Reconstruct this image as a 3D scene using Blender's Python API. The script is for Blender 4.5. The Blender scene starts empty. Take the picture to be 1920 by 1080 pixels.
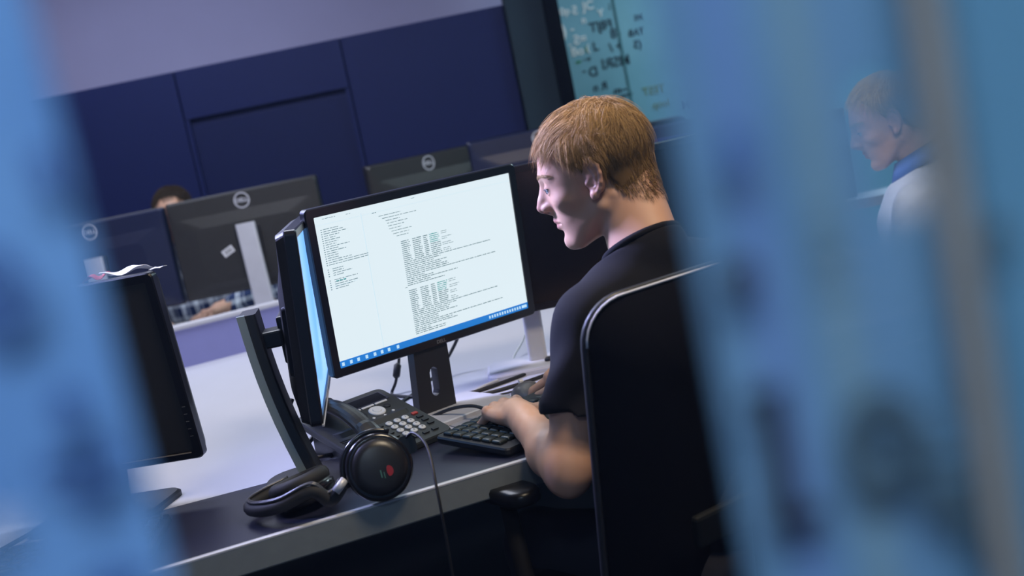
import bpy, math, random
import numpy as np
from mathutils import Matrix, Vector
random.seed(7); rng = np.random.default_rng(7)
SC = bpy.context.scene
COL = SC.collection
V3 = lambda *a: np.array(a, float)

# ------------------------------------------------------------------ camera, light, exposure
PITCH, ROLL, CAM_H = math.radians(7.6), math.radians(11.5), 1.28
fw = V3(0, math.cos(PITCH), -math.sin(PITCH)); r0 = V3(1, 0, 0); u0 = np.cross(r0, fw)
rt = math.cos(ROLL) * r0 - math.sin(ROLL) * u0; up = math.cos(ROLL) * u0 + math.sin(ROLL) * r0
cd = bpy.data.cameras.new('camera'); cam = bpy.data.objects.new('camera', cd); COL.objects.link(cam)
m = Matrix.Identity(4)
for i in range(3):
    m[i][0], m[i][1], m[i][2] = rt[i], up[i], -fw[i]
m[2][3] = CAM_H
cam.matrix_world = m
cd.sensor_width = 36; cd.lens = 41.25; cd.clip_start = 0.02
cd.dof.use_dof = True; cd.dof.focus_distance = 2.15; cd.dof.aperture_fstop = 3.2
SC.camera = cam
SC.view_settings.view_transform = 'Standard'; SC.view_settings.look = 'None'
SC.view_settings.gamma = 1; SC.view_settings.use_curve_mapping = False
SC.view_settings.exposure = 0.0
w = bpy.data.worlds.new('world'); SC.world = w; w.use_nodes = True
bg = w.node_tree.nodes['Background']; bg.inputs[0].default_value = (0.30, 0.40, 0.85, 1); bg.inputs[1].default_value = 0.22

def area(name, loc, sx, sy, power, col, target=None):
    l = bpy.data.lights.new(name, 'AREA'); l.shape = 'RECTANGLE'; l.size = sx; l.size_y = sy
    l.energy = power; l.color = col
    o = bpy.data.objects.new(name, l); COL.objects.link(o); o.location = loc
    if target is not None:
        o.rotation_euler = (Vector(target) - Vector(loc)).to_track_quat('-Z', 'Y').to_euler()
    return o
area('ceiling_light', (-0.9, 3.3, 2.82), 1.2, 0.6, 48, (0.86, 0.88, 1.0))
area('ceiling_light', (0.75, 1.25, 2.82), 0.6, 0.5, 42, (1.0, 0.80, 0.56))
area('ceiling_light', (-1.6, 4.7, 2.82), 1.2, 0.5, 18, (0.80, 0.84, 1.0))
area('ceiling_light', (1.9, 4.6, 2.82), 1.2, 0.6, 42, (0.75, 0.95, 1.0))
sp = area('face_fill_spot', (-2.1, 3.0, 2.75), 0.5, 0.5, 16, (0.50, 0.52, 1.0), (0.12, 1.97, 1.12)); sp.data.spread = math.radians(32)  # added cool fill aimed at the young man's face, not a known lamp
area('corridor_fill_light', (0.0, -0.7, 2.7), 1.6, 0.4, 95, (0.72, 0.86, 1.0))  # added unseen fill on the camera side that lights the blue film

# ------------------------------------------------------------------ materials
MATS = {}
def mat(name, col, rough=.5, metal=0., noise=0., nscale=40., bump=0., emit=None, estr=0., spec=.5, trans=0., sheen=0., coat=0., sss=0.):
    if name in MATS: return MATS[name]
    M = bpy.data.materials.new(name); M.use_nodes = True; nt = M.node_tree; b = nt.nodes['Principled BSDF']
    b.inputs['Base Color'].default_value = (*col, 1); b.inputs['Roughness'].default_value = rough
    b.inputs['Metallic'].default_value = metal; b.inputs['Specular IOR Level'].default_value = spec
    if coat: b.inputs['Coat Weight'].default_value = coat
    if sheen: b.inputs['Sheen Weight'].default_value = sheen
    if sss:
        b.inputs['Subsurface Weight'].default_value = sss; b.inputs['Subsurface Radius'].default_value = (.01, .004, .002)
    if emit: b.inputs['Emission Color'].default_value = (*emit, 1); b.inputs['Emission Strength'].default_value = estr
    tc = nt.nodes.new('ShaderNodeTexCoord')
    nz = nt.nodes.new('ShaderNodeTexNoise'); nz.inputs['Scale'].default_value = nscale; nz.inputs['Detail'].default_value = 4
    nt.links.new(tc.outputs['Object'], nz.inputs['Vector'])
    if noise:
        mx = nt.nodes.new('ShaderNodeMix'); mx.data_type = 'RGBA'
        mx.inputs[6].default_value = (*[c * (1 - noise) for c in col], 1); mx.inputs[7].default_value = (*[min(1, c * (1 + noise)) for c in col], 1)
        nt.links.new(nz.outputs['Fac'], mx.inputs[0]); nt.links.new(mx.outputs[2], b.inputs['Base Color'])
    if bump:
        bp = nt.nodes.new('ShaderNodeBump'); bp.inputs['Strength'].default_value = bump; bp.inputs['Distance'].default_value = .001
        nt.links.new(nz.outputs['Fac'], bp.inputs['Height']); nt.links.new(bp.outputs['Normal'], b.inputs['Normal'])
    MATS[name] = M
    return M
BLK = mat('black_plastic', (.012, .012, .015), .42, noise=.2, nscale=200, bump=.15)
BLKG = mat('gloss_black', (.008, .008, .011), .18)
BEZ = mat('bezel_black', (.006, .007, .012), .3)
BACKG = mat('monitor_back_grey', (.022, .021, .020), .5, noise=.25, nscale=60, bump=.1)
BACKN = mat('monitor_back_navy', (.010, .014, .045), .38, noise=.2, nscale=60)
SILV = mat('silver_metal', (.60, .60, .64), .42, .25, noise=.08, nscale=30)
ALU = mat('aluminium_edge', (.30, .32, .31), .42, .5, noise=.1, nscale=60)
WHITE = mat('white_laminate', (.52, .52, .58), .45, noise=.05, nscale=6)
MATD = mat('dark_mat', (.016, .018, .040), .36, noise=.2, nscale=90)
RUBBER = mat('cable_rubber', (.01, .01, .012), .5)
WCAB = mat('white_cable', (.6, .6, .6), .5)
KEY = mat('keycap', (.015, .022, .022), .35)
PAPER = mat('paper', (.75, .76, .8), .8)
LABELW = mat('label_white', (.7, .7, .72), .5)
CHAIRF = mat('chair_mesh', (.0025, .0025, .005), .9, spec=.1, noise=.3, nscale=300, bump=.3)
SHIRT = mat('dark_cotton', (.009, .009, .012), .95, noise=.25, nscale=350, bump=.25, spec=.2)
JEANS = mat('dark_denim', (.012, .013, .022), .9, noise=.3, nscale=300)

# ------------------------------------------------------------------ object helpers
def link(name, me, material=None, parent=None, smooth=True, bevel=0):
    o = bpy.data.objects.new(name, me); COL.objects.link(o)
    if material is not None and not me.materials: me.materials.append(material)
    if smooth and len(me.polygons): me.polygons.foreach_set('use_smooth', [True] * len(me.polygons))
    if parent is not None: o.parent = parent
    if bevel:
        b = o.modifiers.new('bevel', 'BEVEL'); b.width = bevel; b.segments = 2; b.limit_method = 'ANGLE'
    return o
def tag(o, label=None, cat=None, group=None, kind=None):
    if label: o['label'] = label
    if cat: o['category'] = cat
    if group: o['group'] = group
    if kind: o['kind'] = kind
    return o
def thing(name, label, cat, loc=(0, 0, 0), rz=0, group=None):
    o = bpy.data.objects.new(name, None); COL.objects.link(o); o.empty_display_size = .05
    o.location = loc; o.rotation_euler = (0, 0, rz)
    return tag(o, label, cat, group)
def copy_tree(o, parent=None):
    c = o.copy(); COL.objects.link(c); c.parent = parent
    for ch in list(o.children): copy_tree(ch, c)
    return c
def rot(axis, deg): return np.array(Matrix.Rotation(math.radians(deg), 3, axis))

class MB:
    def __init__(s): s.v = []; s.f = []; s.n = 0; s.R = np.eye(3); s.t = np.zeros(3)
    def at(s, t=(0, 0, 0), R=None): s.t = np.array(t, float); s.R = np.eye(3) if R is None else R; return s
    def add(s, v, f):
        v = np.asarray(v, float) @ s.R.T + s.t
        s.v.append(v); s.f += [tuple(i + s.n for i in q) for q in f]; s.n += len(v); return s
    def box(s, c, d):
        x, y, z = [k / 2 for k in d]; c = np.array(c, float)
        v = [c + V3(a * x, b * y, e * z) for a in (-1, 1) for b in (-1, 1) for e in (-1, 1)]
        return s.add(v, [(0, 1, 3, 2), (4, 6, 7, 5), (0, 4, 5, 1), (2, 3, 7, 6), (0, 2, 6, 4), (1, 5, 7, 3)])
    def bx(s, a, b): a = np.array(a, float); b = np.array(b, float); return s.box((a + b) / 2, abs(b - a))
    def loft(s, rings, close=True, caps=True):
        n = len(rings[0]); v = np.concatenate([np.asarray(r, float) for r in rings]); f = []
        for i in range(len(rings) - 1):
            for j in range(n if close else n - 1):
                k = (j + 1) % n; f.append((i * n + j, i * n + k, (i + 1) * n + k, (i + 1) * n + j))
        if caps: f.append(tuple(range(n - 1, -1, -1))); f.append(tuple((len(rings) - 1) * n + j for j in range(n)))
        return s.add(v, f)
    def tube(s, pts, r, n=8, caps=True):
        P = [np.array(p, float) for p in pts]; R = list(r) if hasattr(r, '__len__') else [r] * len(P); rings = []; a = None
        for i, p in enumerate(P):
            t = P[min(i + 1, len(P) - 1)] - P[max(i - 1, 0)]; t /= np.linalg.norm(t) + 1e-12
            if a is None:
                a = np.cross(t, V3(0, 0, 1) if abs(t[2]) < .9 else V3(1, 0, 0))
            a = a - t * (a @ t); a /= np.linalg.norm(a); b = np.cross(t, a)
            rings.append([p + R[i] * (math.cos(q) * a + math.sin(q) * b) for q in np.linspace(0, 2 * math.pi, n, endpoint=False)])
        return s.loft(rings, True, caps)
    def lathe(s, prof, n=32, c=(0, 0, 0)):
        rings = [[(c[0] + r * math.cos(q), c[1] + r * math.sin(q), c[2] + z) for q in np.linspace(0, 2 * math.pi, n, endpoint=False)] for r, z in prof]
        return s.loft(rings)
    def mesh(s, name='m'):
        me = bpy.data.meshes.new(name); me.from_pydata(np.concatenate(s.v).tolist(), [], s.f); me.update(); return me
    def build(s, name, material, parent=None, smooth=False, bevel=0): return link(name, s.mesh(name), material, parent, smooth, bevel)

def rrect(w, h, r, n=5):
    out = []
    for cx, cy, a0 in ((w / 2 - r, h / 2 - r, 0), (-w / 2 + r, h / 2 - r, 90), (-w / 2 + r, -h / 2 + r, 180), (w / 2 - r, -h / 2 + r, 270)):
        for k in range(n + 1):
            a = math.radians(a0 + 90 * k / n); out.append((cx + r * math.cos(a), cy + r * math.sin(a)))
    return out
def spline(pts, n=8):
    P = [np.array(p, float) for p in pts]; P = [2 * P[0] - P[1]] + P + [2 * P[-1] - P[-2]]; out = []
    for i in range(1, len(P) - 2):
        for t in np.linspace(0, 1, n, endpoint=False):
            a, b, c, d = P[i - 1:i + 3]
            out.append(.5 * ((2 * b) + (-a + c) * t + (2 * a - 5 * b + 4 * c - d) * t * t + (-a + 3 * b - 3 * c + d) * t ** 3))
    out.append(P[-2]); return out
def text_mesh(txt, size, ext=.0004, bold=0.0):
    cu = bpy.data.curves.new('txt', 'FONT'); cu.body = txt; cu.size = size; cu.extrude = ext; cu.align_x = 'CENTER'; cu.align_y = 'CENTER'; cu.offset = bold
    o = bpy.data.objects.new('txt', cu); COL.objects.link(o)
    bpy.context.view_layer.update()
    me = bpy.data.meshes.new_from_object(o.evaluated_get(bpy.context.evaluated_depsgraph_get()))
    bpy.data.objects.remove(o); return me
def mesh_arrays(me):
    v = np.empty(len(me.vertices) * 3); me.vertices.foreach_get('co', v)
    return v.reshape(-1, 3), [tuple(p.vertices) for p in me.polygons]

# ------------------------------------------------------------------ room
def struct(name, mb, material, bevel=0, **k):
    return tag(mb.build(name, material, bevel=bevel), kind='structure', **k)
FLOOR = mat('dark_carpet', (.03, .035, .05), .95, noise=.4, nscale=120)
CEIL = mat('ceiling_paint', (.5, .5, .55), .9, noise=.03, nscale=10)
LAV = mat('lavender_wall_paint', (.40, .39, .60), .85, noise=.06, nscale=3)
NAVY = mat('navy_cabinet', (.004, .010, .072), .6, spec=.25, noise=.12, nscale=40)
NAVY2 = mat('navy_door_panel', (.003, .008, .058), .6, spec=.25, noise=.12, nscale=40)
TEALD = mat('dark_teal_column', (.005, .020, .034), .8, noise=.2, nscale=6)
struct('floor', MB().bx((-4, -1.6, -.1), (4, 7, 0)), FLOOR)
struct('ceiling', MB().bx((-4, -1.6, 2.9), (4, 7, 3.0)), CEIL)
struct('wall_back', MB().bx((-4, 6.1, 0), (4, 6.2, 2.9)), LAV)
struct('wall_left', MB().bx((-4.1, -1.6, 0), (-4, 7, 2.9)), LAV)
struct('wall_right', MB().bx((4, -1.6, 0), (4.1, 7, 2.9)), mat('teal_wall', (.12, .3, .4), .8, noise=.1, nscale=4))
struct('wall_corridor', MB().bx((-4, -1.7, 0), (4, -1.6, 2.9)), mat('corridor_paint', (.10, .12, .2), .9, noise=.05, nscale=4))

# navy built-in cabinet wall
cab = thing('storage_cabinet', 'tall navy blue built-in cabinet along the back wall under the lavender wall', 'cabinet', (0, 5.5, 0))
MB().bx((-3.9, .03, 0), (.22, .55, 1.84)).build('body', NAVY, cab, bevel=.004)
seams = [-3.9, -2.7, -1.325, -.548, .216]
for a, b in zip(seams[:-1], seams[1:]):
    if a == -1.325:
        MB().bx((a + .003, 0, 1.612), (b - .003, .03, 1.838)).build('panel', NAVY, cab, bevel=.003)
        MB().bx((a + .02, .012, .02), (b - .02, .03, 1.585)).build('door', NAVY2, cab, bevel=.003)
        MB().bx((a + .003, -.004, 0), (a + .022, .03, 1.61)).bx((b - .022, -.004, 0), (b - .003, .03, 1.61)).build('frame', NAVY, cab)
    else:
        MB().bx((a + .003, 0, .02), (b - .003, .03, 1.838)).build('panel', NAVY, cab, bevel=.003)
struct('trim_1', MB().bx((.222, 5.46, 0), (.395, 5.7, 2.9)), TEALD, bevel=.006)
struct('trim_2', MB().bx((.395, 5.40, 0), (.458, 5.7, 2.9)), mat('black_jamb', (.002, .003, .006), .9, spec=.05), bevel=.004)

# teal writing glass at the back right
def teal_mat():
    M = bpy.data.materials.new('teal_writing_glass'); M.use_nodes = True; nt = M.node_tree; b = nt.nodes['Principled BSDF']
    tc = nt.nodes.new('ShaderNodeTexCoord'); nz = nt.nodes.new('ShaderNodeTexNoise'); nz.inputs['Scale'].default_value = 1.6; nz.inputs['Detail'].default_value = 3
    cr = nt.nodes.new('ShaderNodeValToRGB'); cr.color_ramp.elements[0].position = .35; cr.color_ramp.elements[1].position = .7
    cr.color_ramp.elements[0].color = (.15, .40, .52, 1); cr.color_ramp.elements[1].color = (.22, .50, .62, 1)
    nt.links.new(tc.outputs['Object'], nz.inputs['Vector']); nt.links.new(nz.outputs['Fac'], cr.inputs[0]); nt.links.new(cr.outputs[0], b.inputs['Base Color'])
    b.inputs['Roughness'].default_value = .4; return M
gw = thing('writing_glass', 'teal glass writing wall covered in handwritten code behind the young man', 'glass board', (0, 6.0, 0))
MB().bx((.46, 0, 0), (3.9, .03, 2.9)).build('panel', teal_mat(), gw)
SEAM = mat('glass_seam', (.03, .15, .18), .5)
MB().bx((.775, -.004, 0), (.787, 0, 2.9)).bx((1.55, -.004, 0), (1.562, 0, 2.9)).bx((2.35, -.004, 0), (2.362, 0, 2.9)).build('seam', SEAM, gw)
INKW = mat('white_ink', (.9, .97, .98), .5)
INKD = mat('dark_ink', (.008, .05, .08), .6); INKG = mat('green_ink', (.02, .25, .06), .6); INKY = mat('olive_ink', (.16, .28, .16), .6)
def writing(txt, x, z, size, ink, mirror=False, tilt=0, bold=.003):
    me = text_mesh(txt, size, .0008, bold); v, f = mesh_arrays(me)
    if mirror: v[:, 0] *= -1
    R = rot('Y', tilt) @ rot('X', 90)
    mb = MB().at((x, -.003, z), R); mb.add(v, f)
    return mb.build('writing', ink, gw)

# ------------------------------------------------------------------ glass partition by the camera
def glass_mat():
    M = bpy.data.materials.new('clear_glass'); M.use_nodes = True; nt = M.node_tree; nt.nodes.clear()
    o = nt.nodes.new('ShaderNodeOutputMaterial'); t = nt.nodes.new('ShaderNodeBsdfTransparent'); g = nt.nodes.new('ShaderNodeBsdfGlossy')
    t.inputs[0].default_value = (.97, .985, 1, 1); g.inputs['Roughness'].default_value = 0.02; mx = nt.nodes.new('ShaderNodeMixShader'); mx.inputs[0].default_value = .015
    nt.links.new(t.outputs[0], mx.inputs[1]); nt.links.new(g.outputs[0], mx.inputs[2]); nt.links.new(mx.outputs[0], o.inputs[0]); return M
def film_mat(name, c1, c2, opac, holes, stripes=()):
    # vinyl film: diffuse + translucent, with see-through patches cut in the print (holes: x, z, rx, rz, clearness)
    M = bpy.data.materials.new(name); M.use_nodes = True; nt = M.node_tree; nt.nodes.clear(); N = nt.nodes.new; L = nt.links.new
    o = N('ShaderNodeOutputMaterial'); tc = N('ShaderNodeTexCoord'); sp = N('ShaderNodeSeparateXYZ'); L(tc.outputs['Object'], sp.inputs[0])
    nz = N('ShaderNodeTexNoise'); nz.inputs['Scale'].default_value = 24; nz.inputs['Detail'].default_value = 1.0; L(tc.outputs['Object'], nz.inputs['Vector'])
    cr = N('ShaderNodeValToRGB'); cr.color_ramp.elements[0].position = .35; cr.color_ramp.elements[1].position = .68
    cr.color_ramp.elements[0].color = (*c1, 1); cr.color_ramp.elements[1].color = (*c2, 1); L(nz.outputs['Fac'], cr.inputs[0]); col = cr.outputs[0]
    def mth(op, a, b=None, clamp=False):
        n = N('ShaderNodeMath'); n.operation = op; n.use_clamp = clamp
        for i, q in enumerate((a, b)):
            if q is None: continue
            if isinstance(q, (int, float)): n.inputs[i].default_value = q
            else: L(q, n.inputs[i])
        return n.outputs[0]
    def blob(x, z, rx, rz):
        dx = mth('DIVIDE', mth('SUBTRACT', sp.outputs[0], x), rx); dz = mth('DIVIDE', mth('SUBTRACT', sp.outputs[2], z), rz)
        d = mth('SQRT', mth('ADD', mth('MULTIPLY', dx, dx), mth('MULTIPLY', dz, dz)))
        return mth('SUBTRACT', 1.6, mth('MULTIPLY', d, 1.2), True)
    for x, wd, c, k in stripes:
        s = mth('SUBTRACT', 1.5, mth('DIVIDE', mth('ABSOLUTE', mth('SUBTRACT', sp.outputs[0], x)), wd), True)
        mx = N('ShaderNodeMix'); mx.data_type = 'RGBA'; L(mth('MULTIPLY', s, k), mx.inputs[0]); L(col, mx.inputs[6]); mx.inputs[7].default_value = (*c, 1); col = mx.outputs[2]
    al = None
    for x, z, rx, rz, k in holes:
        h = mth('MULTIPLY', blob(x, z, rx, rz), k); al = h if al is None else mth('MAXIMUM', al, h)
    fac = mth('MULTIPLY', mth('SUBTRACT', 1.0, al), opac) if al is not None else opac
    d = N('ShaderNodeBsdfDiffuse'); t = N('ShaderNodeBsdfTranslucent'); L(col, d.inputs[0]); L(col, t.inputs[0])
    m1 = N('ShaderNodeMixShader'); m1.inputs[0].default_value = .45; L(d.outputs[0], m1.inputs[1]); L(t.outputs[0], m1.inputs[2])
    tr = N('ShaderNodeBsdfTransparent'); tr.inputs[0].default_value = (.90, .95, 1, 1)
    m2 = N('ShaderNodeMixShader'); L(tr.outputs[0], m2.inputs[1]); L(m1.outputs[0], m2.inputs[2])
    if isinstance(fac, float): m2.inputs[0].default_value = fac
    else: L(fac, m2.inputs[0])
    L(m2.outputs[0], o.inputs[0]); return M
GY = .25
tag(MB().bx((-3.9, GY, 0), (3.9, GY + .004, 2.9)).build('window_1', glass_mat()), 'clear glass partition between the corridor and the office', kind='structure')
FILM_L = film_mat('blue_film_left', (.155, .30, .54), (.19, .35, .58), .94, [(-.1215, 1.213, .006, .008, .75), (-.128, 1.205, .006, .010, .6)])
FILM_R = film_mat('blue_film_right', (.135, .25, .38), (.16, .28, .41), .91,
                  [(.0835, 1.2715, .0046, .0046, .97), (.0858, 1.2590, .0060, .0062, .95), (.0872, 1.2495, .0076, .0060, .97), (.093, 1.200, .006, .007, .5), (.088, 1.193, .005, .003, .5), (.0575, 1.262, .008, .006, .22)],
                  stripes=[(.0700, .0035, (.20, .30, .34), .75), (.125, .03, (.11, .26, .36), .7), (.0545, .004, (.16, .24, .50), .5)])
tag(MB().bx((-.75, GY + .0045, .02), (-.0875, GY + .005, 2.88)).build('window_film', FILM_L), 'blurred blue film strip on the glass at the left of the view', 'window film')
tag(MB().bx((.0405, GY + .0045, .02), (.75, GY + .005, 2.88)).build('window_film', FILM_R), 'blurred blue film strip on the glass at the right of the view', 'window film')
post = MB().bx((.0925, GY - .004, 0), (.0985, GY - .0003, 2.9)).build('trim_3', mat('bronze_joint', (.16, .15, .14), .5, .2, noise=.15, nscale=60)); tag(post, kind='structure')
tag(MB().bx((.0985, GY - .003, 0), (.1010, GY - .0003, 2.9)).build('trim_4', mat('dark_gasket', (.02, .06, .09), .6)), kind='structure')
VIN = mat('dark_blue_vinyl', (.018, .055, .17), .7); VINB = mat('dark_vinyl', (.002, .004, .014), .7); VING = mat('grey_teal_vinyl', (.022, .045, .065), .7)
def ring(mb, x, z, rx, rz, wd, n=28, a0=0, a1=360):
    rings = []
    for q in np.linspace(math.radians(a0), math.radians(a1), n):
        c, s_ = math.cos(q), math.sin(q); o_, i_ = (rx + wd / 2, rz + wd / 2), (rx - wd / 2, rz - wd / 2)
        rings.append([(x + o_[0] * c, .0, z + o_[1] * s_), (x + i_[0] * c, .0, z + i_[1] * s_), (x + i_[0] * c, .0003, z + i_[1] * s_), (x + o_[0] * c, .0003, z + o_[1] * s_)])
    mb.loft(rings, True, True); return mb
def disc(mb, x, z, rx, rz):
    r1 = [(x + rx * math.cos(q), 0, z + rz * math.sin(q)) for q in np.linspace(0, 2 * math.pi, 24, endpoint=False)]
    mb.loft([r1, [(a, .0003, c) for a, b, c in r1]]); return mb
def decal(mb, material, label):
    return tag(mb.build('vinyl_character', material), label, 'window decal')
def dmb(): return MB().at((0, GY - .001, 0))
decal(disc(dmb(), -.0905, 1.2905, .0034, .0048), VIN, 'small dark blue vinyl dot high on the left film strip')
decal(ring(dmb(), -.1075, 1.268, .0050, .0070, .0050), VIN, 'dark blue vinyl ring cut off by the left frame edge')
decal(disc(dmb(), -.0985, 1.2405, .0036, .0046), VIN, 'dark blue vinyl dot low on the left film strip')
decal(dmb().bx((-.108, 0, 1.2255), (-.090, .0003, 1.2305)).bx((-.1020, 0, 1.2185), (-.0965, .0003, 1.2290)), VIN, 'dark blue vinyl T shape below the dot on the left film strip')
decal(disc(dmb(), -.098, 1.2005, .0075, .0030), VIN, 'dark blue vinyl blotch at the bottom of the left film strip')
decal(disc(dmb(), .0484, 1.2392, .0040, .0042), VINB, 'small near-black vinyl dot on the right film strip beside the chair')
decal(disc(dmb(), .0520, 1.2655, .0030, .0050), VIN, 'dim blue vinyl smudge above the near-black dot on the right film strip')
decal(dmb().at((.0503, GY - .001, 1.198), rot('Y', 2)).bx((-.0026, 0, -.0145), (.0026, .0003, .0145)).bx((-.0060, 0, .0115), (.003, .0003, .0160)).bx((-.004, 0, -.0170), (.0085, .0003, -.0120)), VINB, 'dark blue vinyl numeral one low on the right film strip')
decal(ring(dmb(), .0735, 1.1970, .0068, .0092, .0060), VING, 'dark grey-teal vinyl ring low on the right film strip')
decal(dmb().at((.0855, GY - .001, 1.1895), rot('Y', 6)).bx((-.0085, 0, -.0016), (.0065, .0003, .0020)).bx((-.0045, 0, -.0075), (.0065, .0003, -.0040)), VING, 'pair of dark vinyl bars to the right of the vinyl ring')
decal(ring(dmb(), .0850, 1.1745, .0045, .0060, .0045, a0=-60, a1=150), VING, 'faint curved vinyl hook below the vinyl bars')
decal(disc(dmb(), .1045, 1.2370, .0030, .0035), VING, 'faint dark vinyl dot right of the bronze glass joint')
hm = dmb()
for k in range(4): hm.bx((.0655 + k * .0014, 0, 1.2440 + (k % 2) * .001), (.0660 + k * .0014, .0003, 1.2490))
for k in range(4): hm.bx((.0660 + k * .0014, 0, 1.2370 + (k % 2) * .001), (.0666 + k * .0014, .0003, 1.2420))
decal(hm, VING, 'faint rows of thin vinyl strokes beside the yellowish streak')

# ------------------------------------------------------------------ desks
fd = V3(.9476, .3195, 0); A0 = V3(-.035, 1.897, 0); md = V3(.974, .226, 0); M0 = V3(-.452, 2.10, 0); bd = V3(.919, .394, 0); B0 = V3(-1.09, 3.72, 0)
def slab(mb, pts, z0, z1): mb.loft([[(p[0], p[1], z0) for p in pts], [(p[0], p[1], z1) for p in pts]]); return mb
FL, FR = A0 - fd * 2.3, A0 + fd * 1.5
ML, MR = M0 - md * 1.9, M0 + md * 1.9
BL, BR = B0 - bd * 1.2, B0 + bd * 3.0
desk = thing('office_desk', 'long white desk with dark front band and metal edge, under the monitors', 'desk', (0, 0, 0))
slab(MB(), [FL + V3(0, .012, 0), FR + V3(0, .012, 0), MR, ML], .700, .740).build('front_band', MATD, desk)
slab(MB(), [ML, MR, (MR[0], 2.60, 0), (.88, 2.60, 0), (.88, 4.564, 0), BL], .705, .7402).build('worktop', WHITE, desk)
nf = V3(-fd[1], fd[0], 0)
slab(MB(), [FL - nf * .006, FR - nf * .006, FR + nf * .012, FL + nf * .012], .694, .7415).build('edge_trim', ALU, desk, bevel=.003)
slab(MB(), [FL - nf * .0065, FR - nf * .0065, FR + nf * .004, FL + nf * .004], .7385, .7425).build('edge_strip', SILV, desk, bevel=.001)
for q in (A0 - fd * 1.6 + nf * .35, A0 + fd * 1.1 + nf * .35):
    MB().box((q[0], q[1], .35), (.05, .6, .70)).build('leg', BLK, desk)
DIV = mat('lavender_divider', (.23, .24, .52), .6, noise=.05, nscale=20)
nb = V3(-bd[1], bd[0], 0); dv = thing('desk_divider', 'low lavender divider with pale top rail between the two desks', 'divider', (0, 0, 0))
D0, D1 = B0 - bd * 1.1, B0 + bd * .75
slab(MB(), [D0, D1, D1 + nb * .02, D0 + nb * .02], .7402, .862).build('panel', DIV, dv)
slab(MB(), [D0 - nb * .006, D1 - nb * .006, D1 + nb * .028, D0 + nb * .028], .862, .880).build('top_rail', WHITE, dv, bevel=.006)
od = thing('office_desk', 'white desk of the man in the plaid shirt, beyond the lavender divider', 'desk', (0, 0, 0))
slab(MB(), [BL + nb * .04, (.80, 4.575, 0), (1.6, 4.575, 0), (1.6, 4.80, 0), (-2.6, 4.80, 0)], .70, .74).build('worktop', WHITE, od)
for q in ((-2.1, 4.3), (1.3, 4.69)): MB().box((q[0], q[1], .35), (.05, .2, .70)).build('leg', BLK, od)

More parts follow.
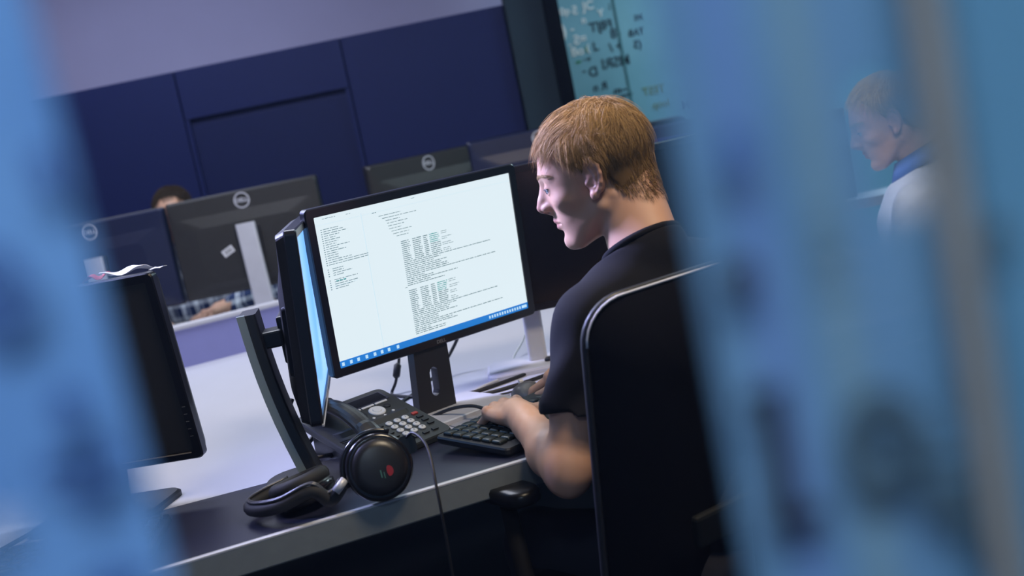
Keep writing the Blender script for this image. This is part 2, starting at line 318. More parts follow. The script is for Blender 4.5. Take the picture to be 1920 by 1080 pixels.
# ------------------------------------------------------------------ monitors
def badge(parent, R=.0265):
    """ring badge with raised name, on the back cover (faces +y local)"""
    mb = MB(); rings = []
    for q in np.linspace(0, 2 * math.pi, 33):
        c, s_ = math.cos(q), math.sin(q)
        rings.append([((R + dx) * c, dy, (R + dx) * s_) for dx, dy in ((-.0022, 0), (-.0022, .002), (.0022, .002), (.0022, 0))])
    mb.loft(rings, True, False)
    v, f = mesh_arrays(text_mesh('DELL', R * .78, .0008, .0006))
    mb.add(v @ np.array([[-1, 0, 0], [0, 0, 1], [0, 1, 0]]), f)
    return mb.mesh('badge')
BADGE = badge(None)
SCR_OFF = mat('screen_off', (.006, .006, .009), .22)
SCR_OFFB = mat('screen_off_warm', (.030, .028, .026), .55, noise=.1, nscale=30)
def screen_mat(name, c, s):
    return mat(name, (.02, .02, .02), .3, emit=c, estr=s)
def monitor(label, x, y, zc, yaw, tilt=0, W=.556, H=.361, bez=.018, screen=SCR_OFF, back=BACKG, bd_=.0, badge_on=True,
            neck='flat', neck_mat=BLK, foot=(0, .06), neck_off=0, neck_top=None, vents=False, z0=.7402, group=None, base=True, neckw=.075, basemat=None):
    root = thing('computer_monitor', label, 'monitor', (x, y, z0), math.radians(yaw), 'monitors standing on the desks')
    R = rot('X', -tilt); C0 = V3(0, 0, zc - z0)
    def T(mb): return mb.at(C0, R)
    # bezel frame with opening
    out = rrect(W, H, .010); inn = rrect(W - 2 * bez, H - 2 * bez, .002)
    rings = [[(a, .006, b) for a, b in inn], [(a, 0.0, b) for a, b in inn], [(a * 1.0, 0.0, b) for a, b in [(p[0] * (1 - .004 / W), p[1] * (1 - .004 / H)) for p in out]], [(a, .003, b) for a, b in out], [(a, .020, b) for a, b in out], [(a * .99, .022, b * .99) for a, b in out]]
    T(MB()).loft(rings, True, False).build('bezel', BEZ, root)
    s = T(MB()).bx((-W / 2 + bez - .002, .0035, -H / 2 + bez - .002), (W / 2 - bez + .002, .006, H / 2 - bez + .002)).build('screen', screen, root)
    # back shell
    b = []
    for yy, sx, sz, r_, dz in ((.020, .992, .988, .01, 0), (.026, .985, .975, .012, 0), (.036, .97, .955, .014, 0), (.040, .90, .74, .02, -.02), (.052, .66, .56, .03, -.03), (.054, .4, .35, .03, -.03)):
        b.append([(a, yy, c + dz) for a, c in rrect(W * sx, H * sz, r_)])
    bk = T(MB()).loft(b).build('back_cover', back, root, smooth=False)
    if vents:
        vb = T(MB())
        for k in range(6): vb.bx((-W * .42, .033, H * .28 + k * .007), (W * .42, .040, H * .28 + k * .007 + .0025))
        vb.build('vent', mat('vent_blue', (.05, .07, .3), .4), bk)
    if badge_on:
        o = link('badge', BADGE, SILV, bk, smooth=False); o.matrix_local = Matrix.Translation(C0 + R @ V3(0, .0388, H * .5 - .037)) @ Matrix(R.tolist()).to_4x4()
    # stand
    if base:
        fx, fy = foot
        zt = (zc - z0) + .05 if neck_top is None else neck_top - z0
        ty = .060
        if neck == 'flat':
            prof = []
            for t in np.linspace(0, 1, 7):
                yy = fy + (ty + .012 - fy) * t ** 1.0; xx = fx + (neck_off - fx) * t; zz = .012 + (zt - .012) * t
                prof.append([(xx + a, yy + c, zz) for a, c in rrect(neckw, .026, .008, 3)])
            nk = MB().loft(prof).build('neck', neck_mat, root, smooth=False)
            MB().bx((neck_off - .045, .048, zc - z0 - .05), (neck_off + .045, ty + .004, zc - z0 + .05)).build('mount_plate', BLK, root, bevel=.004)
        bm_ = basemat or neck_mat
        MB().at((fx, fy - .02, 0)).loft([[(a, c, 0) for a, c in rrect(.24, .17, .03)], [(a, c, .008) for a, c in rrect(.24, .17, .03)], [(a * .96, c * .95, .012) for a, c in rrect(.24, .17, .03)]]).build('base', bm_, root)
    return root, s
# main screen with code
SCRW = screen_mat('lit_screen', (.80, .90, .93), 1.0)
mainm, scr = monitor('black monitor showing code on a white page, in front of the young man', -.156, 2.366, 1.0416, 36.3, -5, W=.510, H=.332, bez=.0175, screen=SCRW, back=BLK,
                     neck='none', basemat=BLK, base=False)
Rm = rot('X', 5); Cm = V3(0, 0, 1.0416 - .7402)
SW, SH = .475, .297
def uvq(mb, u0, v0, u1, v1, y=.0028, shear=0):
    a = (-SW / 2 + u0 * SW, y, SH / 2 - v1 * SH); b = (-SW / 2 + u1 * SW, y + .0004, SH / 2 - v0 * SH); mb.bx(a, b)
def on_screen(): return MB().at(Cm, Rm)
ink = on_screen(); teal = on_screen(); tl2 = on_screen()
def words(mb, u, v, length, h=.0062, wmin=.008, wmax=.03):
    e = u + length
    while u < e:
        k = random.uniform(wmin, wmax); k = min(k, e - u)
        q = u
        while q < u + k:
            cw = random.uniform(.0016, .0034); hh = h * random.uniform(.6, 1.0)
            uvq(mb, q, v + h - hh, min(q + cw, u + k), v + h); q += cw + .0007
        u += k + random.uniform(.003, .006)
for k in range(28):
    if k in (17, 22): continue
    L_ = random.choice([.05, .06, .07, .09, .11]) if k not in (15, 16) else .19
    words(ink, .035 + (.012 if k > 17 else 0), .085 + k * .0145, L_, .005); uvq(ink, .024, .086 + k * .0145, .029, .091 + k * .0145)
hl = on_screen(); words(hl, .055, .085 + 23.6 * .0145, .045, .010)
for k, (u, L_) in enumerate(((.30, .11), (.315, .17), (.33, .07), (.335, .10), (.338, .08), (.34, .06), (.35, .10), (.355, .08), (.37, .06))): words(ink, u, .085 + k * .0195, L_, .0045)
for blk in (.285, .625):
    for k in range(24):
        v = blk + k * .0132
        if k < 11:
            for c0, c1 in ((.385, .43), (.443, .49), (.498, .522), (.53, .585)):
                words((teal if blk < .5 else tl2) if c0 > .52 and k < 5 else ink, c0, v, (c1 - c0) * random.uniform(.8, 1), .0062, .012, .05)
            if k % 3 != 2: words(ink, .592, v, random.uniform(.02, .06), .004)
        elif k == 11: words(ink, .385, v, .46, .0058)
        elif k == 18: words(ink, .385, v, .48, .0058)
        elif k < 18: words(ink, .385, v, random.uniform(.12, .26), .0058)
        else: words(ink, .385, v, random.uniform(.10, .30) - (k - 18) * .01, .0058)
words(ink, .04, .018, .06, .004); words(ink, .15, .022, .02, .004); words(ink, .27, .055, .02, .005); words(ink, .47, .018, .02, .003); words(ink, .37, .60, .014, .004)
INKS = mat('screen_ink', (.10, .22, .26), .6, emit=(.20, .42, .48), estr=.18); TEALS = mat('screen_teal', (.02, .3, .3), .6, emit=(.02, .35, .34), estr=.5)
hl.build('highlight_bar', TEALS, scr); ink.build('code_text', INKS, scr); teal.build('highlighted_text', TEALS, scr); tl2.build('highlighted_text', TEALS, scr)
ln = on_screen(); uvq(ln, .218, .04, .2195, .955, .0029); uvq(ln, 0, .055, 1, .0565, .0029); uvq(ln, .0, .10 + 24.9 * .0145, .15, .1012 + 24.9 * .0145, .0029)
ln.build('window_lines', mat('screen_line', (.3, .4, .45), .6, emit=(.55, .72, .8), estr=.85), scr)
tb = on_screen(); uvq(tb, 0, .955, 1, 1, .0030); tb.build('taskbar', mat('screen_blue', (.01, .1, .3), .6, emit=(.015, .20, .62), estr=.85), scr)
ic = on_screen()
for u in (.012, .05, .085, .125, .165, .20, .235, .28): uvq(ic, u, .966, u + .012, .989, .0025)
ic.build('taskbar_icons', mat('screen_icon', (.3, .4, .5), .6, emit=(.55, .80, .95), estr=.8), scr); ic = on_screen()
for k in range(14): uvq(ic, .775 + k * .0145, .968, .783 + k * .0145, .988, .0025)
uvq(ic, .965, .968, .992, .988, .0025)
ic.build('tray_icons', MATS['screen_icon'], scr)
lg = MB(); v_, f_ = mesh_arrays(text_mesh('DELL', .010, .0003, .0002)); lg.at(Cm + Rm @ V3(0, -.0006, -.1575), Rm @ rot('X', 90)).add(v_, f_); lg.build('lettering', mat('grey_lettering', (.16, .16, .17), .4), mainm)
# neck with cable hole, leaning back, foot forward
def holed_neck(parent, fx, fy, tx, ty, zt, wd0, wd1, material):
    mb = MB(); hz0, hz1, hw = .040, .098, .0095
    def ctr(z): t = z / zt; return fx + (tx - fx) * t, fy + (ty - fy) * t, wd0 + (wd1 - wd0) * t
    def block(z0_, z1_, a0, a1):
        rr = []
        for z in (z0_, z1_):
            cx, cy, w_ = ctr(z); l = -w_ / 2 if a0 is None else a0; r = w_ / 2 if a1 is None else a1
            rr.append([(cx + l, cy - .012, z), (cx + r, cy - .012, z), (cx + r, cy + .012, z), (cx + l, cy + .012, z)])
        mb.loft(rr)
    block(.010, hz0, None, None); block(hz1, zt, None, None); block(hz0, hz1, None, -hw); block(hz0, hz1, hw, None)
    for z, sg in ((hz0, 1), (hz1, -1)):
        for a in (-1, 1):
            cx, cy, w_ = ctr(z); mb.loft([[(cx + a * hw, y_, z), (cx + a * hw * .25, y_, z), (cx + a * hw * .7, y_, z + sg * .003), (cx + a * hw, y_, z + sg * .009)] for y_ in (cy - .0119, cy + .0119)])
    return mb.build('neck', material, parent)
holed_neck(mainm, -.046, .018, .0, .050, .30, .090, .076, BLK)
MB().bx((-.05, .040, .24), (.05, .060, .34)).build('mount_plate', BLK, mainm, bevel=.004)
MB().at((-.046, -.005, 0)).loft([[(a, c, 0) for a, c in rrect(.25, .18, .02)], [(a, c, .009) for a, c in rrect(.25, .18, .02)], [(a * .97, c * .96, .011) for a, c in rrect(.25, .18, .02)]]).build('base', SILV, mainm)

# edge-on screen at the man's left
SCRB = screen_mat('lit_screen_side', (.18, .44, 1.0), 1.35)
side, ss = monitor('black monitor seen edge-on left of the code screen, screen glowing blue', -.371, 2.196, 1.0214, 96, -4.6, W=.510, H=.336, bez=.015, screen=SCRB, back=BLK, base=False, badge_on=False)
vb = MB().at((0, 0, 1.0214 - .7402), rot('X', 4.6))
for k in range(9): vb.bx((-.20, .036, .03 + k * .009), (.10, .0415 - k * .0003, .034 + k * .009))
vb.build('vent', mat('rib_grey', (.03, .045, .06), .35), side.children[2])
MB().at((0, 0, 1.0214 - .7402), rot('X', 4.6)).loft([[(-.22 + a, .030, -.02 + c) for a, c in rrect(.05, .13, .01)], [(-.22 + a * .8, .044, -.02 + c * .9) for a, c in rrect(.05, .13, .01)]]).build('side_port_cover', BLKG, side)
MB().at((0, 0, 1.0214 - .7402), rot('X', 4.6)).bx((-.253, -.0015, -.1690), (.253, .003, -.1645)).build('edge_strip', SILV, side, bevel=.001)  # silver strip draws the light caught on the black bezel's bottom edge
pr = []
for t in np.linspace(0, 1, 9):
    # local frame: x along the screen, y away from it (world -x)
    yy = .050 + .055 * t + .010 * math.sin(t * 3.1); xx = -.19 + .05 * t; zz = .012 + .305 * t; wy = .030; wx = .075 + .015 * t
    pr.append([(xx + c, yy + a, zz) for a, c in rrect(wy, wx, .006, 3)])
MB().loft(pr).build('neck', BLK, side)
eb = []
for t in np.linspace(0, 1, 9):
    yy = .050 + .055 * t + .010 * math.sin(t * 3.1); xx = -.19 + .05 * t - (.075 + .015 * t) / 2; zz = .012 + .306 * t
    eb.append([(xx - .003, yy + .017, zz), (xx + .006, yy + .018, zz), (xx + .006, yy + .004, zz), (xx - .004, yy + .003, zz)])
MB().loft(eb).build('neck_trim', mat('green_grey_metal', (.36, .42, .40), .35, .5), side)
MB().bx((-.17, .055, .250), (-.11, .115, .280)).bx((-.15, .04, .215), (-.05, .062, .30)).build('mount_arm', BLK, side, bevel=.004)
MB().at((-.17, .06, 0)).loft([[(a, c, 0) for a, c in rrect(.19, .17, .06)], [(a, c, .009) for a, c in rrect(.19, .17, .06)], [(a * .96, c * .95, .012) for a, c in rrect(.19, .17, .06)]]).build('base', BLK, side)

# 5:4 monitor at far left, screen off
leftm, ls = monitor('dark squarish monitor switched off, half behind the left film strip', -.805, 2.085, .988, -10, -5.0, W=.405, H=.348, bez=.016, screen=SCR_OFFB, back=BLK, badge_on=False, foot=(0, .02), neck_top=1.0)
mk = MB().at((0, 0, .988 - .7402), rot('X', 5))
for k in range(5): mk.bx((.1885, -.0008, -.075 - k * .014), (.1945, .0004, -.0738 - k * .014))
mk.build('button_marks', mat('mark_grey', (.15, .15, .15), .5), leftm)
MB().at((0, 0, .988 - .7402), rot('X', 5)).bx((-.19, -.001, -.1615), (.182, .0004, -.1595)).build('bezel_line', mat('line_tan', (.55, .45, .35), .35, .4), leftm)
# off screens at the middle right
monitor('black monitor switched off on a silver stand, between code screen and the young man', .041, 2.613, 1.0324, 0, -2, W=.510, H=.331, neck_mat=SILV, foot=(-.014, .045), neckw=.044, basemat=WHITE, bez=.016)
monitor('black monitor switched off behind the young man, right of his head', .525, 2.735, 1.018, 28, -2, W=.510, H=.331, neck_mat=SILV, foot=(0, .05), neckw=.055, bez=.016)
# opposite row, backs to us
OG = None
monitor('dark monitor seen from behind, its round badge half hidden by the left film strip', -1.455, 4.30, 1.073, 180, 0, back=BACKN, neck_mat=SILV, foot=(0, .08), neckw=.07)
mm, _ = monitor('grey monitor seen from behind with a white barcode label and silver stand', -.888, 4.28, 1.078, 180, 0, back=BACKG, neck_mat=SILV, foot=(-.012, .10), neckw=.07, neck_top=1.14)
lb = MB().at((.085, .0555, 1.052 - .7402), rot('Y', 25)); lb.bx((-.022, 0, -.013), (.022, .0008, .013)); o = lb.build('barcode_label', LABELW, mm)
bb = MB().at((.085, .0555, 1.052 - .7402), rot('Y', 25))
for k in range(9): bb.bx((-.015 + k * .0034, .0008, -.008), (-.0138 + k * .0034, .0012, .008))
bb.build('barcode', BLKG, o)
monitor('grey monitor seen from behind with round badge, above the code screen', -.245, 4.62, 1.070, 218, 0, back=BACKG, neck_mat=SILV, foot=(0, .08))
monitor('navy monitor seen from behind between the grey badged one and the man\'s head', .215, 4.60, 1.080, 184, 0, back=BACKN, neck_mat=SILV, foot=(0, .08))
monitor('monitor back with blue vent slots, right of the young man\'s head', .70, 3.62, 1.020, 160, 0, W=.50, back=BACKN, neck_mat=SILV, vents=True, badge_on=False, foot=(0, .08))
monitor('dim monitor back seen only through the right film strip', 1.15, 4.70, .92, 180, 0, back=BACKN, neck_mat=SILV, foot=(0, .08))

# ------------------------------------------------------------------ desk phone
PH = mat('phone_grey', (.030, .034, .034), .42, noise=.1, nscale=200, bump=.1)
PB = mat('phone_button_white', (.62, .64, .66), .4); PK = mat('phone_button_dark', (.012, .012, .014), .35)
ph = thing('desk_phone', 'dark grey corded desk phone with white keypad, in front of the code screen', 'telephone', (-.307, 2.17, .7402), math.radians(41.5))
TILT = 19.0; Rp = rot('X', TILT); Cp = V3(0, 0, .050)
def pm(): return MB().at(Cp, Rp)
body = [[(a, c, z) for a, c in rrect(.205 * k, .225 * k, .014)] for z, k in ((-.016, .97), (-.012, 1.0), (-.003, 1.0), (0, .985))]
pb = pm().loft(body)
pb.at((0, 0, 0)).loft([[(a, c, 0) for a, c in rrect(.185, .20, .01)], [(a, c * .98 + .004, .012) for a, c in rrect(.185, .20, .01)]])
pb.loft([[(a, .02 + c, .005) for a, c in rrect(.17, .15, .01)], [(a, .045 + c, .055) for a, c in rrect(.17, .09, .01)]])
pb.build('body', PH, ph)
px0 = .030
pm().bx((px0 - .052, .064, -.001), (px0 + .058, .098, .0012)).build('display_frame', mat('phone_trim', (.05, .055, .09), .3), ph)
pm().bx((px0 - .048, .067, .0012), (px0 + .054, .095, .0018)).build('display', SCR_OFF, ph)
for k in range(3): pm().bx((px0 - .045 + k * .032, .056, 0), (px0 - .016 + k * .032, .0615, .0025)).build('soft_button', PB, ph, bevel=.0008)
pm().at(Cp + Rp @ V3(px0 + .005, .034, 0), Rp).lathe([(.017, 0), (.017, .002), (.0155, .0035), (.009, .003), (.008, .0045), (0.0001, .0045)]).build('navigation_ring', PB, ph)
for a, b in ((px0 + .034, .040), (px0 - .026, .036)): pm().at(Cp + Rp @ V3(a, b, 0), Rp).lathe([(.007, 0), (.007, .002), (.0001, .003)]).build('round_button', PK, ph)
for a, b in ((px0 + .030, .016), (px0 + .006, .010), (px0 - .018, .014)): pm().at(Cp + Rp @ V3(a, b, 0), Rp).lathe([(.003, 0), (.003, .002), (.0001, .0025)]).build('indicator', PB, ph)
pm().bx((px0 - .035, -.001, 0), (px0 + .046, .0055, .0012)).bx((px0 - .020, -.003, 0), (px0 - .004, .0, .0012)).bx((px0 + .012, -.003, 0), (px0 + .028, .0, .0012)).build('label_strip', LABELW, ph)
kx0 = px0 + .009
me_ = MB().lathe([(.0072, 0), (.0072, .0022), (.0060, .0034), (.0001, .0036)], 18).mesh('digit_button'); me_.materials.append(PB)
dg = '123456789*0#'
for r in range(4):
    for c in range(3):
        o = link('digit_button', me_, PB, ph); o.matrix_local = Matrix.Translation(Cp + Rp @ V3(kx0 + (c - 1) * .0195, -.022 - r * .0168, 0)) @ Matrix(Rp.tolist()).to_4x4()
        tv, tf = mesh_arrays(text_mesh(dg[r * 3 + c], .0065, .0001)); t_ = MB().add(tv, tf).mesh('digit'); d_ = link('digit', t_, PK, o, smooth=False); d_.location = (0, 0, .0037)
mb5 = MB().bx((-.0065, -.0035, 0), (.0065, .0035, .0028)).mesh('function_button')
RED = mat('phone_red', (.45, .05, .04), .4)
spots = [(.044, -.020, RED), (.044, -.036, PK), (.044, -.052, PK), (.044, -.068, PK), (-.040, -.020, PK), (-.040, -.036, PK), (-.040, -.052, PK), (-.040, -.068, PK), (-.030, -.092, PK), (-.010, -.092, PK), (.012, -.092, PK), (.034, -.092, PK)]
for a, b, mt in spots:
    m2 = mb5.copy(); o = link('function_button', m2, mt, ph, smooth=False); o.matrix_local = Matrix.Translation(Cp + Rp @ V3(kx0 + a, b, 0)) @ Matrix(Rp.tolist()).to_4x4()
gr = pm()
for k in range(4): gr.bx((-.092, -.020 - k * .006, -.0005), (-.068, -.0175 - k * .006, .0008))
gr.build('speaker_grille', PK, ph)
hs = []
for t in np.linspace(0, 1, 21):
    yy = .105 - .205 * t; arch = .034 * math.sin(math.pi * min(1, max(0, t))) ** .7 + .010
    e = abs(t - .5) * 2; wd = .021 + .010 * max(0, (e - .55) / .45) ** .8 if e > .55 else .021; wd *= (1 if .03 < t < .97 else .6); th = .011 + .004 * (e > .6); th *= (1 if .03 < t < .97 else .5)
    hs.append([(-.062 + wd * math.cos(q), yy, arch + th * math.sin(q) * (1 if math.sin(q) > 0 else (1.0))) for q in np.linspace(0, 2 * math.pi, 16, endpoint=False)])
pm().loft(hs).build('handset', mat('handset_black', (.032, .032, .034), .32), ph)
cc = []
for q in np.linspace(0, 2 * math.pi * 9, 150): cc.append((-.072 + .010 * q / 56 + .006 * math.cos(q), -.108 - .0003 * q, .006 + .0065 * math.sin(q) - .0003 * q))
pm().tube(cc, .0018, 5).build('coiled_cord', RUBBER, ph)
Rz = rot('Z', 41.5)

# ------------------------------------------------------------------ keyboards
def keyboard(label, x, y, rz, n=(6, 20), L=.44, D=.17, z=.7402, pitch=4, body=BLK, key=KEY):
    k = thing('keyboard', label, 'keyboard', (x, y, z), math.radians(rz)); R = rot('X', pitch); c = V3(0, 0, .012 + D / 2 * math.sin(math.radians(pitch)))
    MB().at(c, R).loft([[(a * s_, b * s_, zz) for a, b in rrect(L, D, .010)] for zz, s_ in ((-.010, .985), (-.006, 1), (.001, 1), (.004, .99))]).build('case', body, k)
    rows, cols = n; pit = (L - .02) / cols; dep = (D - .035) / rows; kb = MB().at(c, R); kk = 0
    base = MB()
    base.loft([[(a * s_, b * s_, zz) for a, b in rrect(pit * .9, dep * .88, .002, 2)] for zz, s_ in ((0, 1), (.004, .97), (.0062, .78))]); km = base.mesh('key')
    for r in range(rows):
        cidx = 0
        while cidx < cols:
            if r == 0 and 4 <= cidx < 9: 
                m3 = MB().loft([[(a * s_, b * s_, zz) for a, b in rrect(pit * 4.9, dep * .88, .002, 2)] for zz, s_ in ((0, 1), (.004, .985), (.0062, .97))]).mesh('space_bar')
                o = link('space_bar', m3, key, k); p = c + R @ V3(-L / 2 + .01 + pit * 6.5, -D / 2 + .026 + dep * .5, .004); o.matrix_local = Matrix.Translation(p) @ Matrix(R.tolist()).to_4x4(); cidx = 9; continue
            if kk < 99:
                o = link('key', km, key, k); p = c + R @ V3(-L / 2 + .01 + pit * (cidx + .5), -D / 2 + .026 + dep * (r + .5), .004); o.matrix_local = Matrix.Translation(p) @ Matrix(R.tolist()).to_4x4()
            kk += 1; cidx += 1
    return k
keyboard('black keyboard under the young man\'s left hand', .030, 2.142, 45, n=(6, 19), L=.44, D=.180, pitch=5)
keyboard('black keyboard end poking out from the left film strip, on the dark desk band', -.85, 1.83, 3, n=(5, 18), D=.15)
# mouse
def mouse(label, x, y, rz, material, rim):
    mo = thing('computer_mouse', label, 'mouse', (x, y, .7402), math.radians(rz)); r = []
    for t in np.linspace(0.02, .98, 11):
        yy = (t - .5) * .10; wd = .031 * math.sin(math.pi * t) ** .35; h = .034 * math.sin(math.pi * (t * .85 + .12)) ** .8
        r.append([(wd * math.cos(q), yy, .002 + (h if math.sin(q) > 0 else .0) * max(0, math.sin(q)) ** .7) for q in np.linspace(0, 2 * math.pi, 20, endpoint=False)])
    MB().loft(r).build('shell', material, mo, smooth=True)
    MB().loft([[(a, b, .001) for a, b in rrect(.066, .104, .03)], [(a, b, .006) for a, b in rrect(.068, .106, .03)]]).build('rim', rim, mo)
    MB().tube([(-.004, .025, .031), (.004, .025, .031)], .006, 12).build('scroll_wheel', rim, mo)
mouse('small silver-rimmed computer mouse under the young man\'s right hand', -.012, 2.335, 20, mat('mouse_grey', (.12, .12, .13), .3), SILV)

# ------------------------------------------------------------------ headphones
hpn = thing('headphones', 'large black headphones with red mark on the ear cup, on the desk edge', 'headphones', (-.287, 1.832, .7425))
HPB = mat('headphone_black', (.012, .012, .014), .35, bump=.1, nscale=150); PAD = mat('ear_pad', (.014, .014, .016), .7, noise=.2, nscale=100)
Rc = rot('Z', 14) @ rot('X', 74)        # local z axis of cup faces camera
Cc = V3(.022, -.012, .0555)
def cup(C, R, red):
    cu_ = MB().at(C, R).lathe([(.0001, .026), (.030, .026), (.040, .023), (.046, .016), (.050, .006), (.050, -.004)], 40).build('ear_cup', HPB, hpn, smooth=True)
    rg = MB().at(C, R).lathe([(.046, .0165), (.0505, .0165), (.0545, .010), (.0545, .001), (.050, -.001)], 40).build('cup_ring', BLKG, hpn, smooth=True)
    pts = [(.040 * math.cos(q), .040 * math.sin(q), -.012) for q in np.linspace(0, 2 * math.pi, 36)]
    MB().at(C, R).tube(pts, .013, 10).build('ear_pad', PAD, hpn, smooth=True)
    if red:
        MB().at(C, R).loft([[(.012 + .007 * math.cos(q) * (1 if math.cos(q) > 0 else .5), -.010 + .0085 * math.sin(q), z) for q in np.linspace(0, 2 * math.pi, 24, endpoint=False)] for z in (.0255, .0268)]).build('red_logo', mat('logo_red', (.28, .012, .02), .4), cu_)
        MB().at(C, R).bx((-.002, -.018, .0255), (.0, -.006, .0268)).bx((.003, -.020, .0255), (.0045, -.010, .0268)).build('green_logo_stroke', mat('logo_green', (.05, .15, .12), .4), cu_)
cup(Cc, Rc, True)
C2 = V3(-.118, .050, .028); R2 = rot('Y', -12) @ rot('X', -8)
cup(C2, R2 @ rot('X', 180), False)
# yokes and headband
hb = [Cc + Rc @ V3(-.058, -.008, .0), Cc + Rc @ V3(-.085, -.03, -.012), V3(-.085, -.035, .045), V3(-.140, -.030, .030), V3(-.185, .0, .022), V3(-.205, .04, .020), V3(-.185, .08, .022), C2 + V3(-.02, .060, .0), C2 + V3(.02, .052, .01)]
sp_ = spline(hb, 8)
MB().tube(sp_, [.011] * len(sp_), 10).build('headband', PAD, hpn, smooth=True)
MB().tube([p + V3(0, -.004, .013) for p in sp_[6:-10]], .0022, 6).tube([p + V3(0, .006, .012) for p in sp_[6:-10]], .0022, 6).build('band_wire', mat('wire_grey', (.10, .10, .11), .3, .5), hpn, smooth=True)
yk = [Cc + Rc @ V3(.058 * math.cos(q), .058 * math.sin(q), .004) for q in np.linspace(math.radians(60), math.radians(200), 16)]
MB().tube(yk, .0045, 8).build('yoke', BLKG, hpn, smooth=True)
MB().at(Cc, Rc).loft([[(.052 + a, .022 + b, z) for a, b in rrect(.028, .030, .008)] for z in (-.012, .014)]).build('hinge', BLKG, hpn)
MB().tube([Cc + Rc @ V3(-.056, -.005, .006), Cc + Rc @ V3(-.075, -.02, .006)], .007, 10).build('hinge_pin', SILV, hpn, smooth=True)
cb = spline([Cc + Rc @ V3(.050, .032, .010), V3(.088, -.010, .098), V3(.108, -.045, .078), V3(.113, -.090, .020), V3(.1115, -.097, -.06), V3(.106, -.09, -.18), V3(.10, -.07, -.40), V3(.11, -.03, -.66)], 8)
MB().tube(cb, .0024, 7).build('cable', RUBBER, hpn, smooth=True)

# ------------------------------------------------------------------ cables on the desk
def cable(label, pts, r, material, extra=None, base=0):
    mb = MB().tube(spline(pts, 8), r, 8)
    if extra is not None:
        a, b, rr = extra; mb.tube([a, V3(*a) * .85 + V3(*b) * .15, V3(*a) * .15 + V3(*b) * .85, b], [r * 1.1, rr, rr, r * 1.1], 10)
    return tag(mb.build('cable', material, smooth=True), label, 'cable', 'cables lying on the white desk')
zt = .7442
cable('black video cable with ferrite lump hanging from the code screen', [(-.27, 2.66, .90), (-.285, 2.67, .83), (-.292, 2.66, .80), (-.305, 2.645, .766), (-.318, 2.64, zt), (-.30, 2.60, zt), (-.25, 2.54, zt)], .0035, RUBBER, ((-.292, 2.662, .807), (-.302, 2.648, .775), .0085))
cable('black cable looping from behind the code screen down to its stand', [(-.12, 2.70, .90), (-.140, 2.74, .84), (-.175, 2.74, .79), (-.215, 2.68, .758), (-.26, 2.60, zt), (-.30, 2.50, zt)], .004, RUBBER)
cable('upper thick black cable running right from the code screen\'s stand', [(-.18, 2.47, zt + .001), (-.12, 2.48, zt), (-.064, 2.515, zt), (.0, 2.565, zt), (.06, 2.63, zt), (.16, 2.70, zt), (.30, 2.72, zt)], .0042, RUBBER)
cable('lower thick black cable running right beside the wooden strip', [(-.18, 2.435, zt), (-.12, 2.435, zt), (-.05, 2.455, zt), (.02, 2.495, zt), (.09, 2.55, zt), (.20, 2.60, zt)], .004, RUBBER)
cable('thin black cable nearest the mouse', [(-.15, 2.40, zt - .001), (-.08, 2.405, zt - .001), (.0, 2.425, zt - .001), (.06, 2.46, zt - .001), (.15, 2.50, zt - .001)], .0022, RUBBER)
cable('white cable looping up beside the silver stand', [(-.145, 2.46, zt - .001), (-.10, 2.53, zt - .001), (-.045, 2.575, zt - .001), (-.005, 2.60, zt - .001), (-.035, 2.64, zt - .001), (-.03, 2.74, .75), (.0, 2.83, .77), (.02, 2.88, .80)], .0028, WCAB)
cable('black cable drooping between phone and keyboard', [(-.22, 2.32, zt), (-.165, 2.28, .763), (-.12, 2.235, .770), (-.085, 2.20, .762), (-.05, 2.24, .75)], .0035, RUBBER)
cable('black cables bundled at the foot of the edge-on monitor\'s stand', [(-.455, 2.21, .86), (-.475, 2.19, .82), (-.470, 2.17, .78), (-.44, 2.18, .775), (-.42, 2.22, .80), (-.425, 2.25, .86), (-.42, 2.30, .90)], .0048, RUBBER)
cable('black cable lying from the stand foot toward the phone', [(-.43, 2.12, .760), (-.40, 2.13, .757), (-.37, 2.16, .75), (-.35, 2.20, .75), (-.34, 2.3, .747)], .0045, RUBBER)
cable('black cable at the far left, seen through a gap in the film', [(-1.02, 1.90, .745), (-.965, 1.93, .75), (-.92, 2.00, .755), (-.89, 2.06, .76)], .004, RUBBER)
WOOD = mat('grey_wood_strip', (.18, .175, .18), .5, noise=.35, nscale=30)
tag(MB().at((.03, 2.425, .7410), rot('Z', 22)).bx((-.13, -.04, 0), (.30, .010, .0018)).build('desk_strip', WOOD, bevel=.0005), 'greyish ribbed strip lying on the desk beneath the black cables', 'strip')
tag(MB().at((-.10, 2.29, .7410), rot('Z', 28)).bx((-.09, -.065, 0), (.10, .045, .0012)).build('paper_sheet', mat('grey_paper', (.35, .35, .38), .7)), 'grey paper sheet between phone and keyboard', 'paper')
tag(MB().at((.052, 2.615, .7402)).lathe([(.011, 0), (.012, .004), (.012, .016), (.009, .020), (.0001, .020)], 20).build('cable_grommet', BLK, smooth=True), 'round black plug on the desk beside the silver stand', 'plug')

